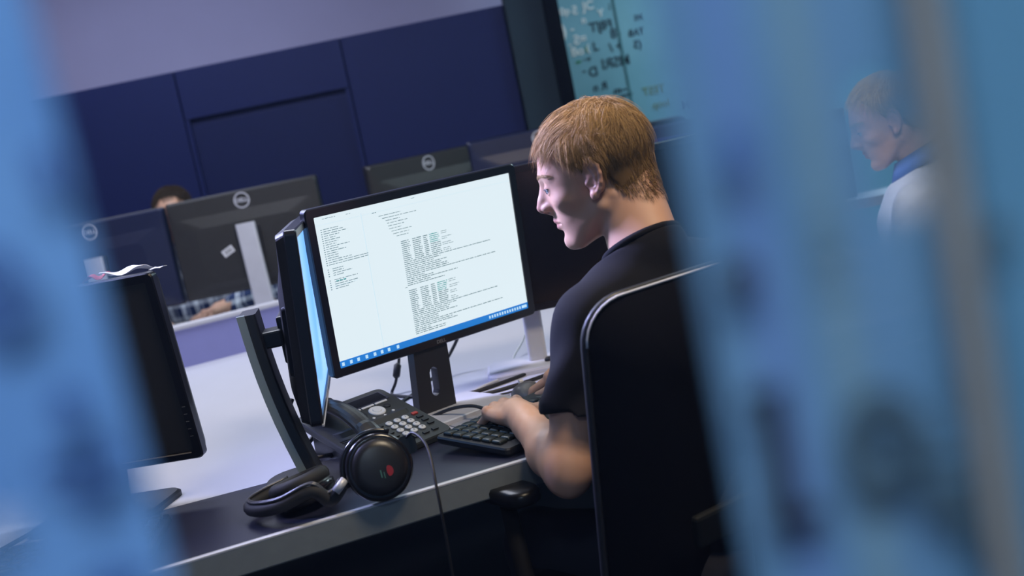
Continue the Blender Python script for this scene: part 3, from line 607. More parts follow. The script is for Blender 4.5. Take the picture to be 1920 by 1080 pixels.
# papers on top of the far-left monitor
def sheet(name, label, x, y, z, w_, d_, rz, amp, material, grp=None, tilt=0):
    n = 10; v = []; f = []; ph_ = random.random() * 6
    for i in range(n + 1):
        for j in range(n + 1):
            a, b = i / n, j / n; v.append(((a - .5) * w_, (b - .5) * d_, .0008 + amp * (.5 + .5 * math.sin(a * 7 + ph_) * math.cos(b * 4 + ph_ * 2))))
    for i in range(n):
        for j in range(n): q = i * (n + 1) + j; f.append((q, q + 1, q + n + 2, q + n + 1))
    me = MB().at((x, y, z), rot('Z', rz) @ rot('Y', tilt)).add(v, f); o = me.build(name, material, smooth=True); s_ = o.modifiers.new('thick', 'SOLIDIFY'); s_.thickness = .0006
    return tag(o, label, 'paper', grp)
sheet('paper_sheet', 'crumpled white paper on top of the dark squarish monitor', -.665, 2.095, 1.1625, .085, .05, -10, .012, PAPER)
sheet('paper_sheet', 'small white paper scrap at the right corner of the dark squarish monitor', -.606, 2.075, 1.1625, .022, .03, -10, .002, PAPER)
sheet('paper_sheet', 'red paper beside the crumpled white paper on the dark squarish monitor', -.725, 2.10, 1.1625, .035, .045, -10, .010, mat('red_paper', (.55, .06, .07), .7))

# ------------------------------------------------------------------ office chair
def blend_rect(xl0, xr0, xl1, xr1, z0, z1, r, n=8):
    # rounded quad outline, bottom wider than top allowed: returns (x, z)
    out = []
    for (cx, cz, a0) in ((xr1 - r, z1 - r, 0), (xl1 + r, z1 - r, 90), (xl0 + r, z0 + r, 180), (xr0 - r, z0 + r, 270)):
        for k in range(n + 1):
            a = math.radians(a0 + 90 * k / n); out.append((cx + r * math.cos(a), cz + r * math.sin(a)))
    return out
def office_chair(label, x, y, rz, top=1.045, bottom=.50, w=.50, arms=True, rimmat=None, simple=False):
    """origin on the floor; seat faces +y, backrest at -y"""
    c = thing('office_chair', label, 'chair', (x, y, 0), math.radians(rz), 'office chairs'); R = rot('X', 7)
    o2 = blend_rect(-w / 2 - .012, w / 2 + .012, -w / 2, w / 2, bottom - .8, top - .8, .065)
    def P(a, z, dy): p = R @ V3(a, dy + .10 * (a / (w / 2)) ** 2 * .35, z); return (p[0], p[1], p[2] + .8)
    cen = (0, (bottom + top) / 2 - .8)
    def grid(dy0, dy1, sh):
        rings = []
        for s_, dy in ((.02, dy0), (.5, dy0), (sh, dy0), (sh, dy1), (.5, dy1), (.02, dy1)):
            rings.append([P(a * s_, cen[1] + (z - cen[1]) * s_, dy) for a, z in o2])
        return rings
    MB().loft(grid(-.215, -.200, .985)).build('backrest', CHAIRF, c, smooth=True)
    fr = [P(a, z, -.208) for a, z in o2]; fr.append(fr[0])
    bf = MB().tube(fr, .0060, 8, False).build('back_frame', BLK, c, smooth=True)
    if rimmat: MB().tube([P(a * 1.004, cen[1] + (z - cen[1]) * 1.004, -.2145) for a, z in o2 if z > -.12], .0018, 6).build('rim_highlight', rimmat, bf, smooth=True)  # pale tube paints the edge highlight on the dark upper frame
    MB().at((0, -.235, .62), rot('X', 7)).bx((-.035, -.02, -.22), (.035, .0, .30)).bx((-.16, -.02, .02), (.16, -.004, .07)).build('back_support', mat('support_black', (.005, .006, .007), .7, spec=.2), c, bevel=.006)
    rs = []
    for z, k in ((.445, .86), (.455, .97), (.48, 1.0), (.500, .97), (.507, .80)): rs.append([(a * k, b * k, z) for a, b in rrect(.49, .47, .09)])
    MB().loft(rs).build('seat', CHAIRF, c, smooth=True)
    MB().lathe([(.03, .09), (.03, .28), (.022, .285), (.022, .43), (.09, .44), (.09, .447)], 20).build('gas_lift', mat('chair_metal', (.05, .05, .055), .3, .6), c, smooth=True)
    for k in range(5):
        q = math.radians(72 * k + 20); e = V3(math.cos(q), math.sin(q), 0)
        s1 = MB().tube([V3(0, 0, .095), e * .15 + V3(0, 0, .09), e * .31 + V3(0, 0, .070)], [.026, .022, .016], 8).build('base_leg', BLK, c, smooth=True)
        MB().tube([e * .31 + V3(-e[1] * .022, e[0] * .022, .029), e * .31 + V3(e[1] * .022, -e[0] * .022, .029)], .029, 14).tube([e * .31 + V3(0, 0, .04), e * .31 + V3(0, 0, .07)], .007, 6).build('caster', BLKG, s1, smooth=False)
    if arms:
        for s_ in (-1, 1):
            a = MB().tube([(s_ * .20, .0, .455), (s_ * .270, .0, .47), (s_ * .272, .04, .56), (s_ * .235, .11, .684)], [.014, .016, .016, .014], 8).build('arm_post', mat('post_black', (.003, .003, .004), .8, spec=.15), c, smooth=True)
            MB().at((s_ * .230, .125, .694)).loft([[(p * k, q * k, z) for p, q in rrect(.062, .17, .029)] for z, k in ((-.010, .9), (-.004, 1), (.010, 1), (.016, .88))]).build('armrest', mat('armrest_black', (.004, .004, .005), .3, spec=.25), a, smooth=True)
    return c
ch = office_chair('black mesh office chair with thin pale highlight drawn along its rim, the young man sits on it', .178, 1.915, 34, top=1.048, rimmat=mat('pale_highlight', (.70, .70, .78), .45, .1), w=.49)
office_chair('black office chair far back, its top showing right of the young man\'s head', .675, 5.17, 10, top=1.215, w=.34, arms=False)
office_chair('black office chair far back, dimly seen through the right film strip', 1.01, 5.15, -20, top=1.15, w=.34, arms=False)

# ------------------------------------------------------------------ signed distance modelling of people
def smin(a, b, k):
    h = np.clip(.5 + .5 * (b - a) / k, 0, 1); return b * (1 - h) + a * h - k * h * (1 - h)
def smax(a, b, k): return -smin(-a, -b, k)
def sph(p, c, r): return np.linalg.norm(p - np.array(c), axis=1) - r
def cap(p, a, b, ra, rb=None):
    rb = ra if rb is None else rb; a = np.array(a, float); b = np.array(b, float); ba = b - a
    t = np.clip(((p - a) @ ba) / (ba @ ba + 1e-12), 0, 1)
    return np.linalg.norm(p - a - t[:, None] * ba, axis=1) - (ra + (rb - ra) * t)
def ell(p, c, r, R=None):
    q = p - np.array(c)
    if R is not None: q = q @ R
    r = np.array(r, float); k0 = np.linalg.norm(q / r, axis=1); k1 = np.linalg.norm(q / (r * r), axis=1) + 1e-9
    return k0 * (k0 - 1) / k1
def surface(fn, lo, hi, h, B=10):
    lo = np.array(lo, float); hi = np.array(hi, float); nb_ = np.ceil((hi - lo) / (h * B)).astype(int) + 1; n = nb_ * B
    V = np.empty(n, np.float32)
    bi = np.stack(np.meshgrid(*[np.arange(k) for k in nb_], indexing='ij'), -1).reshape(-1, 3)
    d = fn(lo + (bi * B + (B - 1) / 2) * h)
    Vb = V.reshape(nb_[0], B, nb_[1], B, nb_[2], B)
    Vb[:] = np.where(d > 0, 1, -1).reshape(nb_[0], 1, nb_[1], 1, nb_[2], 1)
    act = bi[np.abs(d) < B * h * 1.5]; loc = np.stack(np.meshgrid(*[np.arange(B)] * 3, indexing='ij'), -1).reshape(-1, 3)
    for i in range(0, len(act), 100):
        a = act[i:i + 100]; P = (a[:, None] * B + loc[None]).reshape(-1, 3); v = fn(lo + P * h)
        V[P[:, 0], P[:, 1], P[:, 2]] = v
    S = V < 0; n = np.array(V.shape)
    cnt = np.zeros(n - 1, np.int8)
    offs = [(i, j, k) for i in (0, 1) for j in (0, 1) for k in (0, 1)]
    for o in offs: cnt += S[o[0]:n[0] - 1 + o[0], o[1]:n[1] - 1 + o[1], o[2]:n[2] - 1 + o[2]]
    cells = np.argwhere((cnt > 0) & (cnt < 8)); idx = np.full(n - 1, -1, np.int64); idx[tuple(cells.T)] = np.arange(len(cells))
    acc = np.zeros((len(cells), 3)); num = np.zeros(len(cells))
    for ax in range(3):
        e = np.zeros(3, int); e[ax] = 1
        for o in offs:
            if o[ax]: continue
            p0 = cells + o; p1 = p0 + e; v0 = V[tuple(p0.T)]; v1 = V[tuple(p1.T)]; mk_ = (v0 < 0) != (v1 < 0)
            t = np.where(mk_, v0 / (v0 - v1 + 1e-12), 0); pt = p0 + t[:, None] * e
            acc[mk_] += pt[mk_]; num += mk_
    verts = lo + acc / num[:, None] * h
    faces = []
    for ax in range(3):
        e = np.zeros(3, int); e[ax] = 1; a1, a2 = [(1, 2), (2, 0), (0, 1)][ax]
        sl0 = [slice(0, n[i] - 1) for i in range(3)]; sl1 = list(sl0); sl1[ax] = slice(1, n[ax])
        ch_ = np.argwhere(S[tuple(sl0)] != S[tuple(sl1)])
        ch_ = ch_[(ch_[:, a1] > 0) & (ch_[:, a2] > 0)]
        u = np.zeros(3, int); u[a1] = 1; v = np.zeros(3, int); v[a2] = 1
        q = np.stack([idx[tuple((ch_ - u - v).T)], idx[tuple((ch_ - v).T)], idx[tuple(ch_.T)], idx[tuple((ch_ - u).T)]], 1)
        inside = S[tuple(ch_.T)]; q[~inside] = q[~inside][:, ::-1]; faces.append(q[(q >= 0).all(1)])
    return verts, np.concatenate(faces)
def np_mesh(name, parts):
    vs, fs, n = [], [], 0
    for v, f in parts: vs.append(v); fs.append(f + n); n += len(v)
    v = np.concatenate(vs); f = np.concatenate(fs); me = bpy.data.meshes.new(name)
    me.vertices.add(len(v)); me.vertices.foreach_set('co', v.ravel().astype(np.float32)); me.loops.add(f.size); me.loops.foreach_set('vertex_index', f.ravel().astype(np.int32))
    me.polygons.add(len(f)); me.polygons.foreach_set('loop_start', np.arange(0, f.size, f.shape[1], dtype=np.int32)); me.update(calc_edges=True); me.validate(); return me
def frame(F, pitch, upv=(0, 0, 1)):
    F = np.array(F, float); F /= np.linalg.norm(F); L = np.cross(upv, F); L /= np.linalg.norm(L); U = np.cross(F, L)
    a = math.radians(pitch); F2 = F * math.cos(a) - U * math.sin(a); U2 = U * math.cos(a) + F * math.sin(a)
    return np.stack([F2, L, U2], 1)
EW = V3(-.88, .45, -.10); EW /= np.linalg.norm(EW); EU = V3(-.20, .0, .98); EU -= EW * (EU @ EW); EU /= np.linalg.norm(EU); EN = np.cross(EU, EW)
if EN[1] < 0: EN = -EN
E0 = V3(.010, .070, .004)
def earpt(a, b, c=0): return E0 + EW * a + EU * b + EN * c
HEL = [earpt(*q) for q in ((.004, .006, -.004), (.000, .016, 0), (.002, .025, .002), (.010, .031, .003), (.020, .030, .003), (.028, .022, .002), (.030, .010, .001), (.027, -.004, 0), (.021, -.015, 0), (.013, -.024, -.001), (.005, -.027, -.003))]
def head_local(q):
    """x forward, y left, z up, origin between the ear canals"""
    a = q.copy(); a[:, 1] = np.abs(a[:, 1])
    d = ell(q, (-.006, 0, .045), (.092, .074, .078))
    d = smin(d, ell(q, (.034, 0, .030), (.060, .060, .062)), .02)
    d = smin(d, ell(q, (.030, 0, -.012), (.059, .058, .070)), .025)
    d = smin(d, ell(q, (.046, 0, -.052), (.042, .040, .040)), .02)
    d = smin(d, cap(a, (.004, .051, -.040), (.064, .014, -.084), .015, .014), .018)
    d = smin(d, sph(q, (.078, 0, -.083), .0155), .014)
    d = smin(d, ell(a, (.056, .043, -.012), (.020, .016, .013)), .018)
    d = smin(d, cap(a, (.086, .006, .033), (.066, .042, .034), .0105, .009), .012)
    d = smax(d, -sph(a, (.1005, .031, .014), .0150), .014)
    d = smin(d, sph(a, (.0762, .031, .0125), .0128), .004)
    d = smax(d, -ell(a, (.0872, .033, .0100), (.0085, .0135, .0040)), .0015)
    d = smin(d, ell(q, (.088, 0, -.006), (.019, .0125, .022)), .010)
    d = smin(d, cap(q, (.089, 0, .026), (.105, 0, -.004), .0068, .0078), .010)
    d = smin(d, cap(q, (.105, 0, -.004), (.1110, 0, -.0130), .0078, .0084), .006)
    d = smin(d, ell(a, (.0960, .0105, -.0165), (.0130, .0062, .0072)), .007)
    d = smin(d, cap(q, (.093, 0, -.028), (.109, 0, -.0185), .0060, .005), .006)
    d = smax(d, -ell(a, (.1030, .0060, -.0245), (.0050, .0028, .0030)), .002)
    d = smin(d, cap(a, (.0935, 0, -.0415), (.079, .022, -.0470), .0060, .0030), .006)
    d = smin(d, cap(a, (.0905, 0, -.0545), (.078, .020, -.0500), .0068, .0035), .006)
    d = smax(d, -cap(a, (.1005, 0, -.0478), (.0830, .0235, -.0480), .0016, .0012), .0025)
    d = smax(d, -ell(q, (.0985, 0, -.0655), (.008, .016, .0055)), .008)
    # ears
    e = ell(a, earpt(.015, .004, -.001), (.0165, .0290, .0026), np.stack([EW, EU, EN], 1))
    for s0, s1 in zip(HEL[:-1], HEL[1:]): e = smin(e, cap(a, s0, s1, .0030), .003)
    e = smin(e, cap(a, earpt(.012, .022, .001), earpt(.022, .008, .001), .0026), .003)
    e = smin(e, cap(a, earpt(.022, .008, .001), earpt(.015, -.010, 0), .0028), .003)
    e = smin(e, sph(a, earpt(.009, -.022, -.001), .0062), .006)
    e = smin(e, sph(a, earpt(.001, -.003, .000), .0045), .003)
    e = smax(e, -ell(a, earpt(.0115, -.002, .004), (.0075, .0095, .0075), np.stack([EW, EU, EN], 1)), .002)
    e = smin(e, ell(a, (-.004, .066, .002), (.014, .010, .022)), .006)
    return smin(d, e, .004)

def hand(p, W, D, S, k=1.0, curl=1.0, thumb_side=1):
    """W wrist, D toward knuckles, S toward the thumb; palm faces down"""
    D = np.array(D, float); D /= np.linalg.norm(D); S = np.array(S, float); S -= D * (S @ D); S /= np.linalg.norm(S); N = np.cross(S, D) * thumb_side
    if N[2] < 0: N = -N
    W = np.array(W, float); X = lambda a, b, c: W + (D * a + S * b + N * c) * k
    d = cap(p, X(-.01, 0, 0), X(.030, .004, .0), .0245 * k, .026 * k)
    Rh = np.stack([D, S, N], 1)
    d = smin(d, ell(p, X(.052, .002, 0), (.048 * k, .038 * k, .0145 * k), Rh), .014)
    specs = [(.088, .030, .044, .026, .022, .0092, .30), (.094, .009, .048, .030, .023, .0094, .06), (.088, -.012, .045, .028, .022, .0088, -.12), (.078, -.030, .036, .022, .020, .0080, -.38)]
    fl = [35 * curl, 75 * curl, 95 * curl]
    for i, (a, b, l1, l2, l3, r, sp) in enumerate(specs):
        base = X(a - .012, b, .001); d = smin(d, cap(p, X(.035, b * .7, 0), base, .011 * k, r * 1.12 * k), .008)
        q = base; ang = 0; f = None
        for l, an in zip((l1, l2, l3), fl):
            t = math.radians(an + (-8 if i == 0 else 6 if i == 3 else 0)); dr = D * math.cos(t) + S * sp * .5 + N * (-math.sin(t)); dr /= np.linalg.norm(dr)
            q2 = q + dr * l * k; c_ = cap(p, q, q2, r * k, r * .93 * k); f = c_ if f is None else smin(f, c_, .003); q = q2; r *= .93
        d = smin(d, f, .0035)
        d = smin(d, sph(p, base + N * .0048 * k + D * .003 * k, .0096 * k), .005)
    t0, t1, t2, t3 = X(.018, .022, -.006), X(.042, .048, -.010), X(.066, .062, -.015), X(.086, .066, -.020)
    th = smin(cap(p, t0, t1, .0155 * k, .0125 * k), cap(p, t1, t2, .0115 * k, .0098 * k), .006); th = smin(th, cap(p, t2, t3, .0098 * k, .0078 * k), .004)
    return smin(d, th, .010)

def skin_mat(name, col, Mh, C, lips=True):
    M = bpy.data.materials.new(name); M.use_nodes = True; nt = M.node_tree; b = nt.nodes['Principled BSDF']; N = nt.nodes.new; L = nt.links.new
    tc = N('ShaderNodeTexCoord'); nz = N('ShaderNodeTexNoise'); nz.inputs['Scale'].default_value = 14; nz.inputs['Detail'].default_value = 5; L(tc.outputs['Object'], nz.inputs['Vector'])
    mx = N('ShaderNodeMix'); mx.data_type = 'RGBA'; L(nz.outputs['Fac'], mx.inputs[0]); mx.inputs[6].default_value = (col[0] * .90, col[1] * .78, col[2] * .74, 1); mx.inputs[7].default_value = (*[min(1, c * 1.12) for c in col], 1)
    out = mx.outputs[2]
    def spot(lc, r, c, k):
        nonlocal out
        p = C + Mh @ V3(*lc); vm = N('ShaderNodeVectorMath'); vm.operation = 'DISTANCE'; L(tc.outputs['Object'], vm.inputs[0]); vm.inputs[1].default_value = tuple(p)
        mp = N('ShaderNodeMapRange'); mp.inputs[1].default_value = r * .5; mp.inputs[2].default_value = r; mp.inputs[3].default_value = k; mp.inputs[4].default_value = 0; L(vm.outputs['Value'], mp.inputs[0])
        m_ = N('ShaderNodeMix'); m_.data_type = 'RGBA'; L(mp.outputs[0], m_.inputs[0]); L(out, m_.inputs[6]); m_.inputs[7].default_value = (*c, 1); out = m_.outputs[2]
    for s_ in (-1, 1):
        spot((.094, .007 * s_, -.0475), .014, (.42, .15, .13), .75); spot((.113, 0, -.014), .016, (.50, .22, .17), .28)
        spot((.0, .082 * s_, .004), .035, (.55, .22, .17), .35)
    L(out, b.inputs['Base Color']); b.inputs['Roughness'].default_value = .48; b.inputs['Subsurface Weight'].default_value = .08; b.inputs['Subsurface Radius'].default_value = (.01, .004, .002)
    n2 = N('ShaderNodeTexNoise'); n2.inputs['Scale'].default_value = 420; L(tc.outputs['Object'], n2.inputs['Vector'])
    bp = N('ShaderNodeBump'); bp.inputs['Strength'].default_value = .12; bp.inputs['Distance'].default_value = .0008; L(n2.outputs['Fac'], bp.inputs['Height']); L(bp.outputs['Normal'], b.inputs['Normal'])
    return M
def hair_mat(name, c1, c2):
    M = bpy.data.materials.new(name); M.use_nodes = True; nt = M.node_tree; b = nt.nodes['Principled BSDF']; N = nt.nodes.new; L = nt.links.new
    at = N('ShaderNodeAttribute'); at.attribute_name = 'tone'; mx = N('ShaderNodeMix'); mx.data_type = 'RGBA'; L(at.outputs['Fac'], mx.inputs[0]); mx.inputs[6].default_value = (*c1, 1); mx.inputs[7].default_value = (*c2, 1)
    L(mx.outputs[2], b.inputs['Base Color']); b.inputs['Roughness'].default_value = .6; b.inputs['Specular IOR Level'].default_value = .25; return M

def strands_mesh(name, P, widths, tones):
    """P: (n strands, k points, 3)"""
    n, k, _ = P.shape; T = np.gradient(P, axis=1); T /= np.linalg.norm(T, axis=2, keepdims=True) + 1e-9
    A = np.cross(T, rng.normal(size=(n, 1, 3))); A /= np.linalg.norm(A, axis=2, keepdims=True) + 1e-9; Bv = np.cross(T, A)
    w_ = widths[:, None, None] * np.linspace(1, .18, k)[None, :, None]
    v = np.stack([P + w_ * (A * math.cos(q) + Bv * math.sin(q)) for q in (0, 2.094, 4.189)], 2).reshape(-1, 3)
    base = (np.arange(n)[:, None] * k + np.arange(k - 1)[None]).ravel() * 3; f = []
    for j in range(3):
        a = base + j; b_ = base + (j + 1) % 3; f.append(np.stack([a, b_, b_ + 3, a + 3], 1))
    me = np_mesh(name, [(v, np.concatenate(f))])
    at = me.attributes.new('tone', 'FLOAT', 'POINT'); at.data.foreach_set('value', np.repeat(tones, k * 3).astype(np.float32)[:len(me.vertices)]); return me

def grow_hair(headfn, n, lens, whorl=(-.052, .012, .112), steps=9, style=1.0, sweep=(.0, .25, 0)):
    """all in head-local coordinates"""
    wh = V3(*whorl); roots = []
    c = V3(-.008, 0, .040)
    u = rng.normal(size=(n * 3, 3)); u /= np.linalg.norm(u, axis=1, keepdims=True)
    p = c + u * .14
    p[:, 2] -= np.where(u[:, 0] < -.1, np.clip(-u[:, 2], 0, 1) * .02, 0)
    dirn = (c - p); dirn[:, 2] *= .6; dirn /= np.linalg.norm(dirn, axis=1, keepdims=True)
    for _ in range(30): p = p + dirn * np.clip(headfn(p), -.02, .03)[:, None] * .8
    az = np.degrees(np.arctan2(np.abs(p[:, 1]), p[:, 0]))
    lim = np.interp(az, [0, 25, 42, 55, 68, 80, 92, 108, 122, 140, 180], [.100, .097, .080, .066, .050, .012, .038, .008, -.034, -.054, -.060])
    ok = ~((az > 70) & (az < 97) & (p[:, 2] < .044)) & (p[:, 2] > lim + rng.normal(size=len(p)) * .003) & (np.abs(headfn(p)) < .003) & ~((np.abs(p[:, 1]) > .0765) & (p[:, 2] < .036) & (p[:, 0] > -.020)); p = p[ok][:n]
    e = 1e-3
    def nrm(q):
        g = np.stack([headfn(q + d_) - headfn(q - d_) for d_ in np.eye(3) * e], 1); return g / (np.linalg.norm(g, axis=1, keepdims=True) + 1e-9)
    N0 = nrm(p); away = p - wh; dist = np.linalg.norm(away, axis=1); flow = away / (dist[:, None] + .01)
    frontness = np.clip((p[:, 0] + .02) / .09, 0, 1); topn = np.clip((p[:, 2] - .05) / .05, 0, 1)
    flow += V3(.35, 0, 0) * (frontness * topn)[:, None] + V3(0, 0, -.9) * (1 - topn)[:, None] + V3(*sweep) * (frontness * topn)[:, None]
    side_ = np.clip((np.abs(p[:, 1]) - .045) / .02, 0, 1) * np.clip((.10 - p[:, 2]) / .04, 0, 1); flow += V3(-.75, 0, .1) * side_[:, None]
    low = np.clip((.03 - p[:, 2]) / .06, 0, 1)
    ln_ = np.interp(p[:, 2], [-.05, 0, .05, .09, .13], lens) * rng.uniform(.75, 1.2, len(p)) * (1 - .62 * np.clip((p[:, 0] - .045) / .035, 0, 1)) * np.where(rng.uniform(size=len(p)) < .06, 1.35, 1)
    cl = rng.integers(0, 260, len(p)); cc_ = p[rng.integers(0, len(p), 260)]
    cl = np.argmin(((p[:, None, :] - cc_[None]) ** 2).sum(2), 1); jit = rng.normal(size=(260, 3)) * .42
    flow = flow + jit[cl] + rng.normal(size=p.shape) * .10
    lay = rng.uniform(.0015, .010, len(p)) * np.interp(p[:, 2], [-.05, .03, .10], [.25, .7, .95]); P = [p - N0 * .002]; q = p.copy()
    for s_ in range(1, steps):
        N_ = nrm(q); t = flow - N_ * (flow * N_).sum(1, keepdims=True); t /= np.linalg.norm(t, axis=1, keepdims=True) + 1e-9
        lift = max(0, .75 - s_ * .16); dr = t + N_ * lift * style + V3(0, 0, -.10) * s_ / steps; dr /= np.linalg.norm(dr, axis=1, keepdims=True)
        q = q + dr * (ln_ / (steps - 1))[:, None]; d = headfn(q); tgt = lay * min(1, s_ / 2.5)
        q = q + N_ * (np.clip(tgt - d, 0, .02) * .9)[:, None] - N_ * (np.clip(d - lay * 2.2, 0, .02) * .35)[:, None]
        P.append(q.copy())
    return np.stack(P, 1)

def person(label, C, F, pitch, NB, tF, Ls, Rs, Le, Re, Lw, Rw, LD, LS, RD, RS, skin, hair, hair_len, nh, hs_, shirt, shirt_name, res=.0017, ares=.0026, lean=0, long_sleeve=False, pants=True, plaid=None, curl=1.0, collar=None, hip=None, roll_up=(0, 0, 1), sleeve_l=.60):
    C = np.array(C, float); NB = np.array(NB, float); Mh = frame(F, pitch, roll_up); tF = np.array(tF, float); tF /= np.linalg.norm(tF)
    tS = np.cross(tF, V3(0, 0, 1))   # person's right
    Ls, Rs, Le, Re, Lw, Rw = [np.array(q, float) for q in (Ls, Rs, Le, Re, Lw, Rw)]
    base = V3(NB[0], NB[1], 0) if hip is None else V3(hip[0], hip[1], 0)
    root = thing('person', label, 'person', tuple(base))
    toL = lambda p: (p - C) @ Mh
    neck_top = C + Mh @ V3(-.030, 0, -.020)
    def fn_head(p):
        q = toL(p); d = head_local(q)
        nk = cap(p, neck_top, NB + V3(0, 0, -.01), .050, .053)
        nk = smin(nk, cap(p, C + Mh @ V3(-.055, 0, .0), NB - tF * .035, .030, .040), .03)
        # neck muscle from behind the ear to the collarbone
        for s_ in (-1, 1): nk = smin(nk, cap(p, C + Mh @ V3(-.022, .050 * s_, -.030), NB + tF * .040 - tS * .018 * s_ + V3(0, 0, -.015), .0125, .0115), .012)
        d = smin(d, nk, .014)
        t = cap(p, NB + V3(0, 0, -.075) - tS * .08, NB + V3(0, 0, -.075) + tS * .08, .030, .030)
        d = smin(d, t, .04)
        return d
    def fn_arm(p, s, e, w_, D, S):
        s_ = np.array(s); ax = (w_ - e) / np.linalg.norm(w_ - e)
        d = cap(p, s_, e + (s_ - e) * .12, .046, .038); mid = e + (w_ - e) * .30
        up_ = s_ + (e - s_) * .5; d = smin(d, sph(p, up_ + tF * .004, .041), .03)
        d = smin(d, sph(p, e, .037), .022); d = smin(d, sph(p, e + (e - s_) / np.linalg.norm(e - s_) * .017 - ax * .010, .0245), .016)
        f = cap(p, e, mid, .038, .0405); f = smin(f, cap(p, mid, w_ - ax * .03, .0405, .026), .02); f = smin(f, cap(p, w_ - ax * .04, w_, .0265, .0245), .015)
        d = smin(d, f, .022)
        return smin(d, hand(p, w_, D, S, 1.08, curl), .010)
    parts = []
    lo = np.minimum(C - .15, NB - .17); hi = np.maximum(C + .16, NB + .17); hi[2] = C[2] + .15; lo[2] = NB[2] - .10
    parts.append(surface(fn_head, lo, hi, res))
    for s, e, w_, D, S in ((Ls, Le, Lw, LD, LS), (Rs, Re, Rw, RD, RS)):
        pts = np.stack([s, e, w_, w_ + np.array(D) / np.linalg.norm(D) * .15]); parts.append(surface(lambda p: fn_arm(p, s, e, w_, D, S), pts.min(0) - .07, pts.max(0) + .07, ares))
    parts = [(v - base, f) for v, f in parts]
    sk = skin_mat('skin_' + label[:6], skin, Mh, C - base)
    body = link('body', np_mesh('body', parts), sk, root)
    # eyes and brows
    for s_ in (-1, 1):
        ec = C + Mh @ V3(.0762, .031 * s_, .0125) - base
        ey = MB().at(ec, Mh @ rot('Y', 90)).lathe([(.0001, -.0118)] + [(.0118 * math.sin(a), -.0118 * math.cos(a)) for a in np.linspace(.15, math.pi - .15, 14)] + [(.0001, .0118)], 22).build('eye', mat('eye_white', (.62, .60, .60), .15), root, smooth=True)
        MB().at(ec, Mh @ rot('Y', 98)).lathe([(.0056, .0105), (.0050, .01165), (.0001, .0121)], 18).build('iris', mat('iris_blue', (.04, .08, .14), .1), ey, smooth=True)
        nbw = 130; t = rng.uniform(0, 1, nbw); bx_ = np.stack([.0965 - .030 * t ** 1.7, (.008 + .040 * t) * s_, .0345 + .004 * np.sin(t * 2.6) - .003 * t + rng.normal(size=nbw) * .0012], 1)
        dr = np.stack([-.35 - .3 * t, .8 * s_ * np.ones(nbw), .35 - .6 * t], 1); seg = []
        for k in range(4):
            qq = bx_ + dr * .0028 * k; dd = head_local(qq); g = np.stack([head_local(qq + d_) - head_local(qq - d_) for d_ in np.eye(3) * 1e-3], 1); g /= np.linalg.norm(g, axis=1, keepdims=True); seg.append(qq - g * (dd - .0008)[:, None])
        Pb = np.stack(seg, 1) @ Mh.T + C - base; link('eyebrow', strands_mesh('eyebrow', Pb, np.full(nbw, .0005), rng.uniform(.2, .8, nbw)), hair_mat_cache(hair), root)
    for s_ in (-1, 1):
        lash = [C + Mh @ V3(.0762 + .0136 * math.cos(q), (.031 + .0136 * math.sin(q)) * s_, .0140) - base for q in np.linspace(-.9, 1.25, 12)]
        MB().tube(lash, .0007, 5).build('eyelashes', BLK, body, smooth=True)
    headonly = lambda q: head_local(q)
    neckfn = lambda q: fn_head(q @ Mh.T + C)
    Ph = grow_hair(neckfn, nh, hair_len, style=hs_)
    hr = link('hair', strands_mesh('hair', Ph @ Mh.T + C - base, rng.uniform(.00030, .00055, len(Ph)), np.clip(rng.normal(.45, .22, len(Ph)) + np.interp(Ph[:, 0, 2], [-.02, .05, .10], [-.38, -.15, .18]), 0, 1)), hair_mat_cache(hair), root)  # tone darker low down: trimmed hair, plus shade put into the strand colour
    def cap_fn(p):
        q = toL(p); d = head_local_nose(q) - .0035; az = np.degrees(np.arctan2(np.abs(q[:, 1]), q[:, 0])); lim = np.interp(az, [0, 25, 42, 55, 68, 80, 92, 108, 122, 140, 180], [.104, .101, .084, .070, .054, .016, .042, .014, -.026, -.048, -.052])
        return smax(d, (lim - q[:, 2]) * .7, .003)
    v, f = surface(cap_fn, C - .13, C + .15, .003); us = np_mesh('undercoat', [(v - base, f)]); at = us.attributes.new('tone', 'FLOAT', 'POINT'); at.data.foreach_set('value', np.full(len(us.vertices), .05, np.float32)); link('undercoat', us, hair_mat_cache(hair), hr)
    # shirt
    hip_c = (V3(*hip) if hip is not None else NB - tF * .05 + V3(0, 0, -.52))
    chest = NB * .62 + hip_c * .38 + tF * .02; Rt = np.stack([tF, -tS, V3(0, 0, 1)], 1)
    Rt_b = Rt
    def fn_shirt(p):
        sp1 = NB + V3(0, 0, -.17) + tF * .015
        d = ell(p, sp1, (.118, .185, .165), Rt); d = smin(d, ell(p, chest + V3(0, 0, -.04), (.118, .168, .20), Rt), .06)
        d = smin(d, ell(p, hip_c + V3(0, 0, .06), (.125, .165, .14), Rt), .06)
        d = smin(d, cap(p, NB + V3(0, 0, -.040), Ls + V3(0, 0, .000), .060, .053), .035); d = smin(d, cap(p, NB + V3(0, 0, -.040), Rs + V3(0, 0, .000), .060, .053), .035)
        for s, e, w_ in ((Ls, Le, Lw), (Rs, Re, Rw)):
            if long_sleeve:
                a = smin(cap(p, s, e, .059, .056), cap(p, e, w_ - (w_ - e) * .08, .056, .037), .02)
            else:
                hem = s + (e - s) * .60; a = cap(p, s, e, .054, .0580); ax = V3(-.12, 0, -.993); a = smax(a, (p - hem) @ ax, .004)
            fold = .0022 * np.sin((p @ V3(.3, .5, 1)) * 120 + 3 * np.sin(p[:, 0] * 60)) * np.clip(1 - np.abs((p - e) @ V3(0, 0, 1)) * 5, 0, 1)
            d = smin(d, a + fold, .022)
        q = p - NB
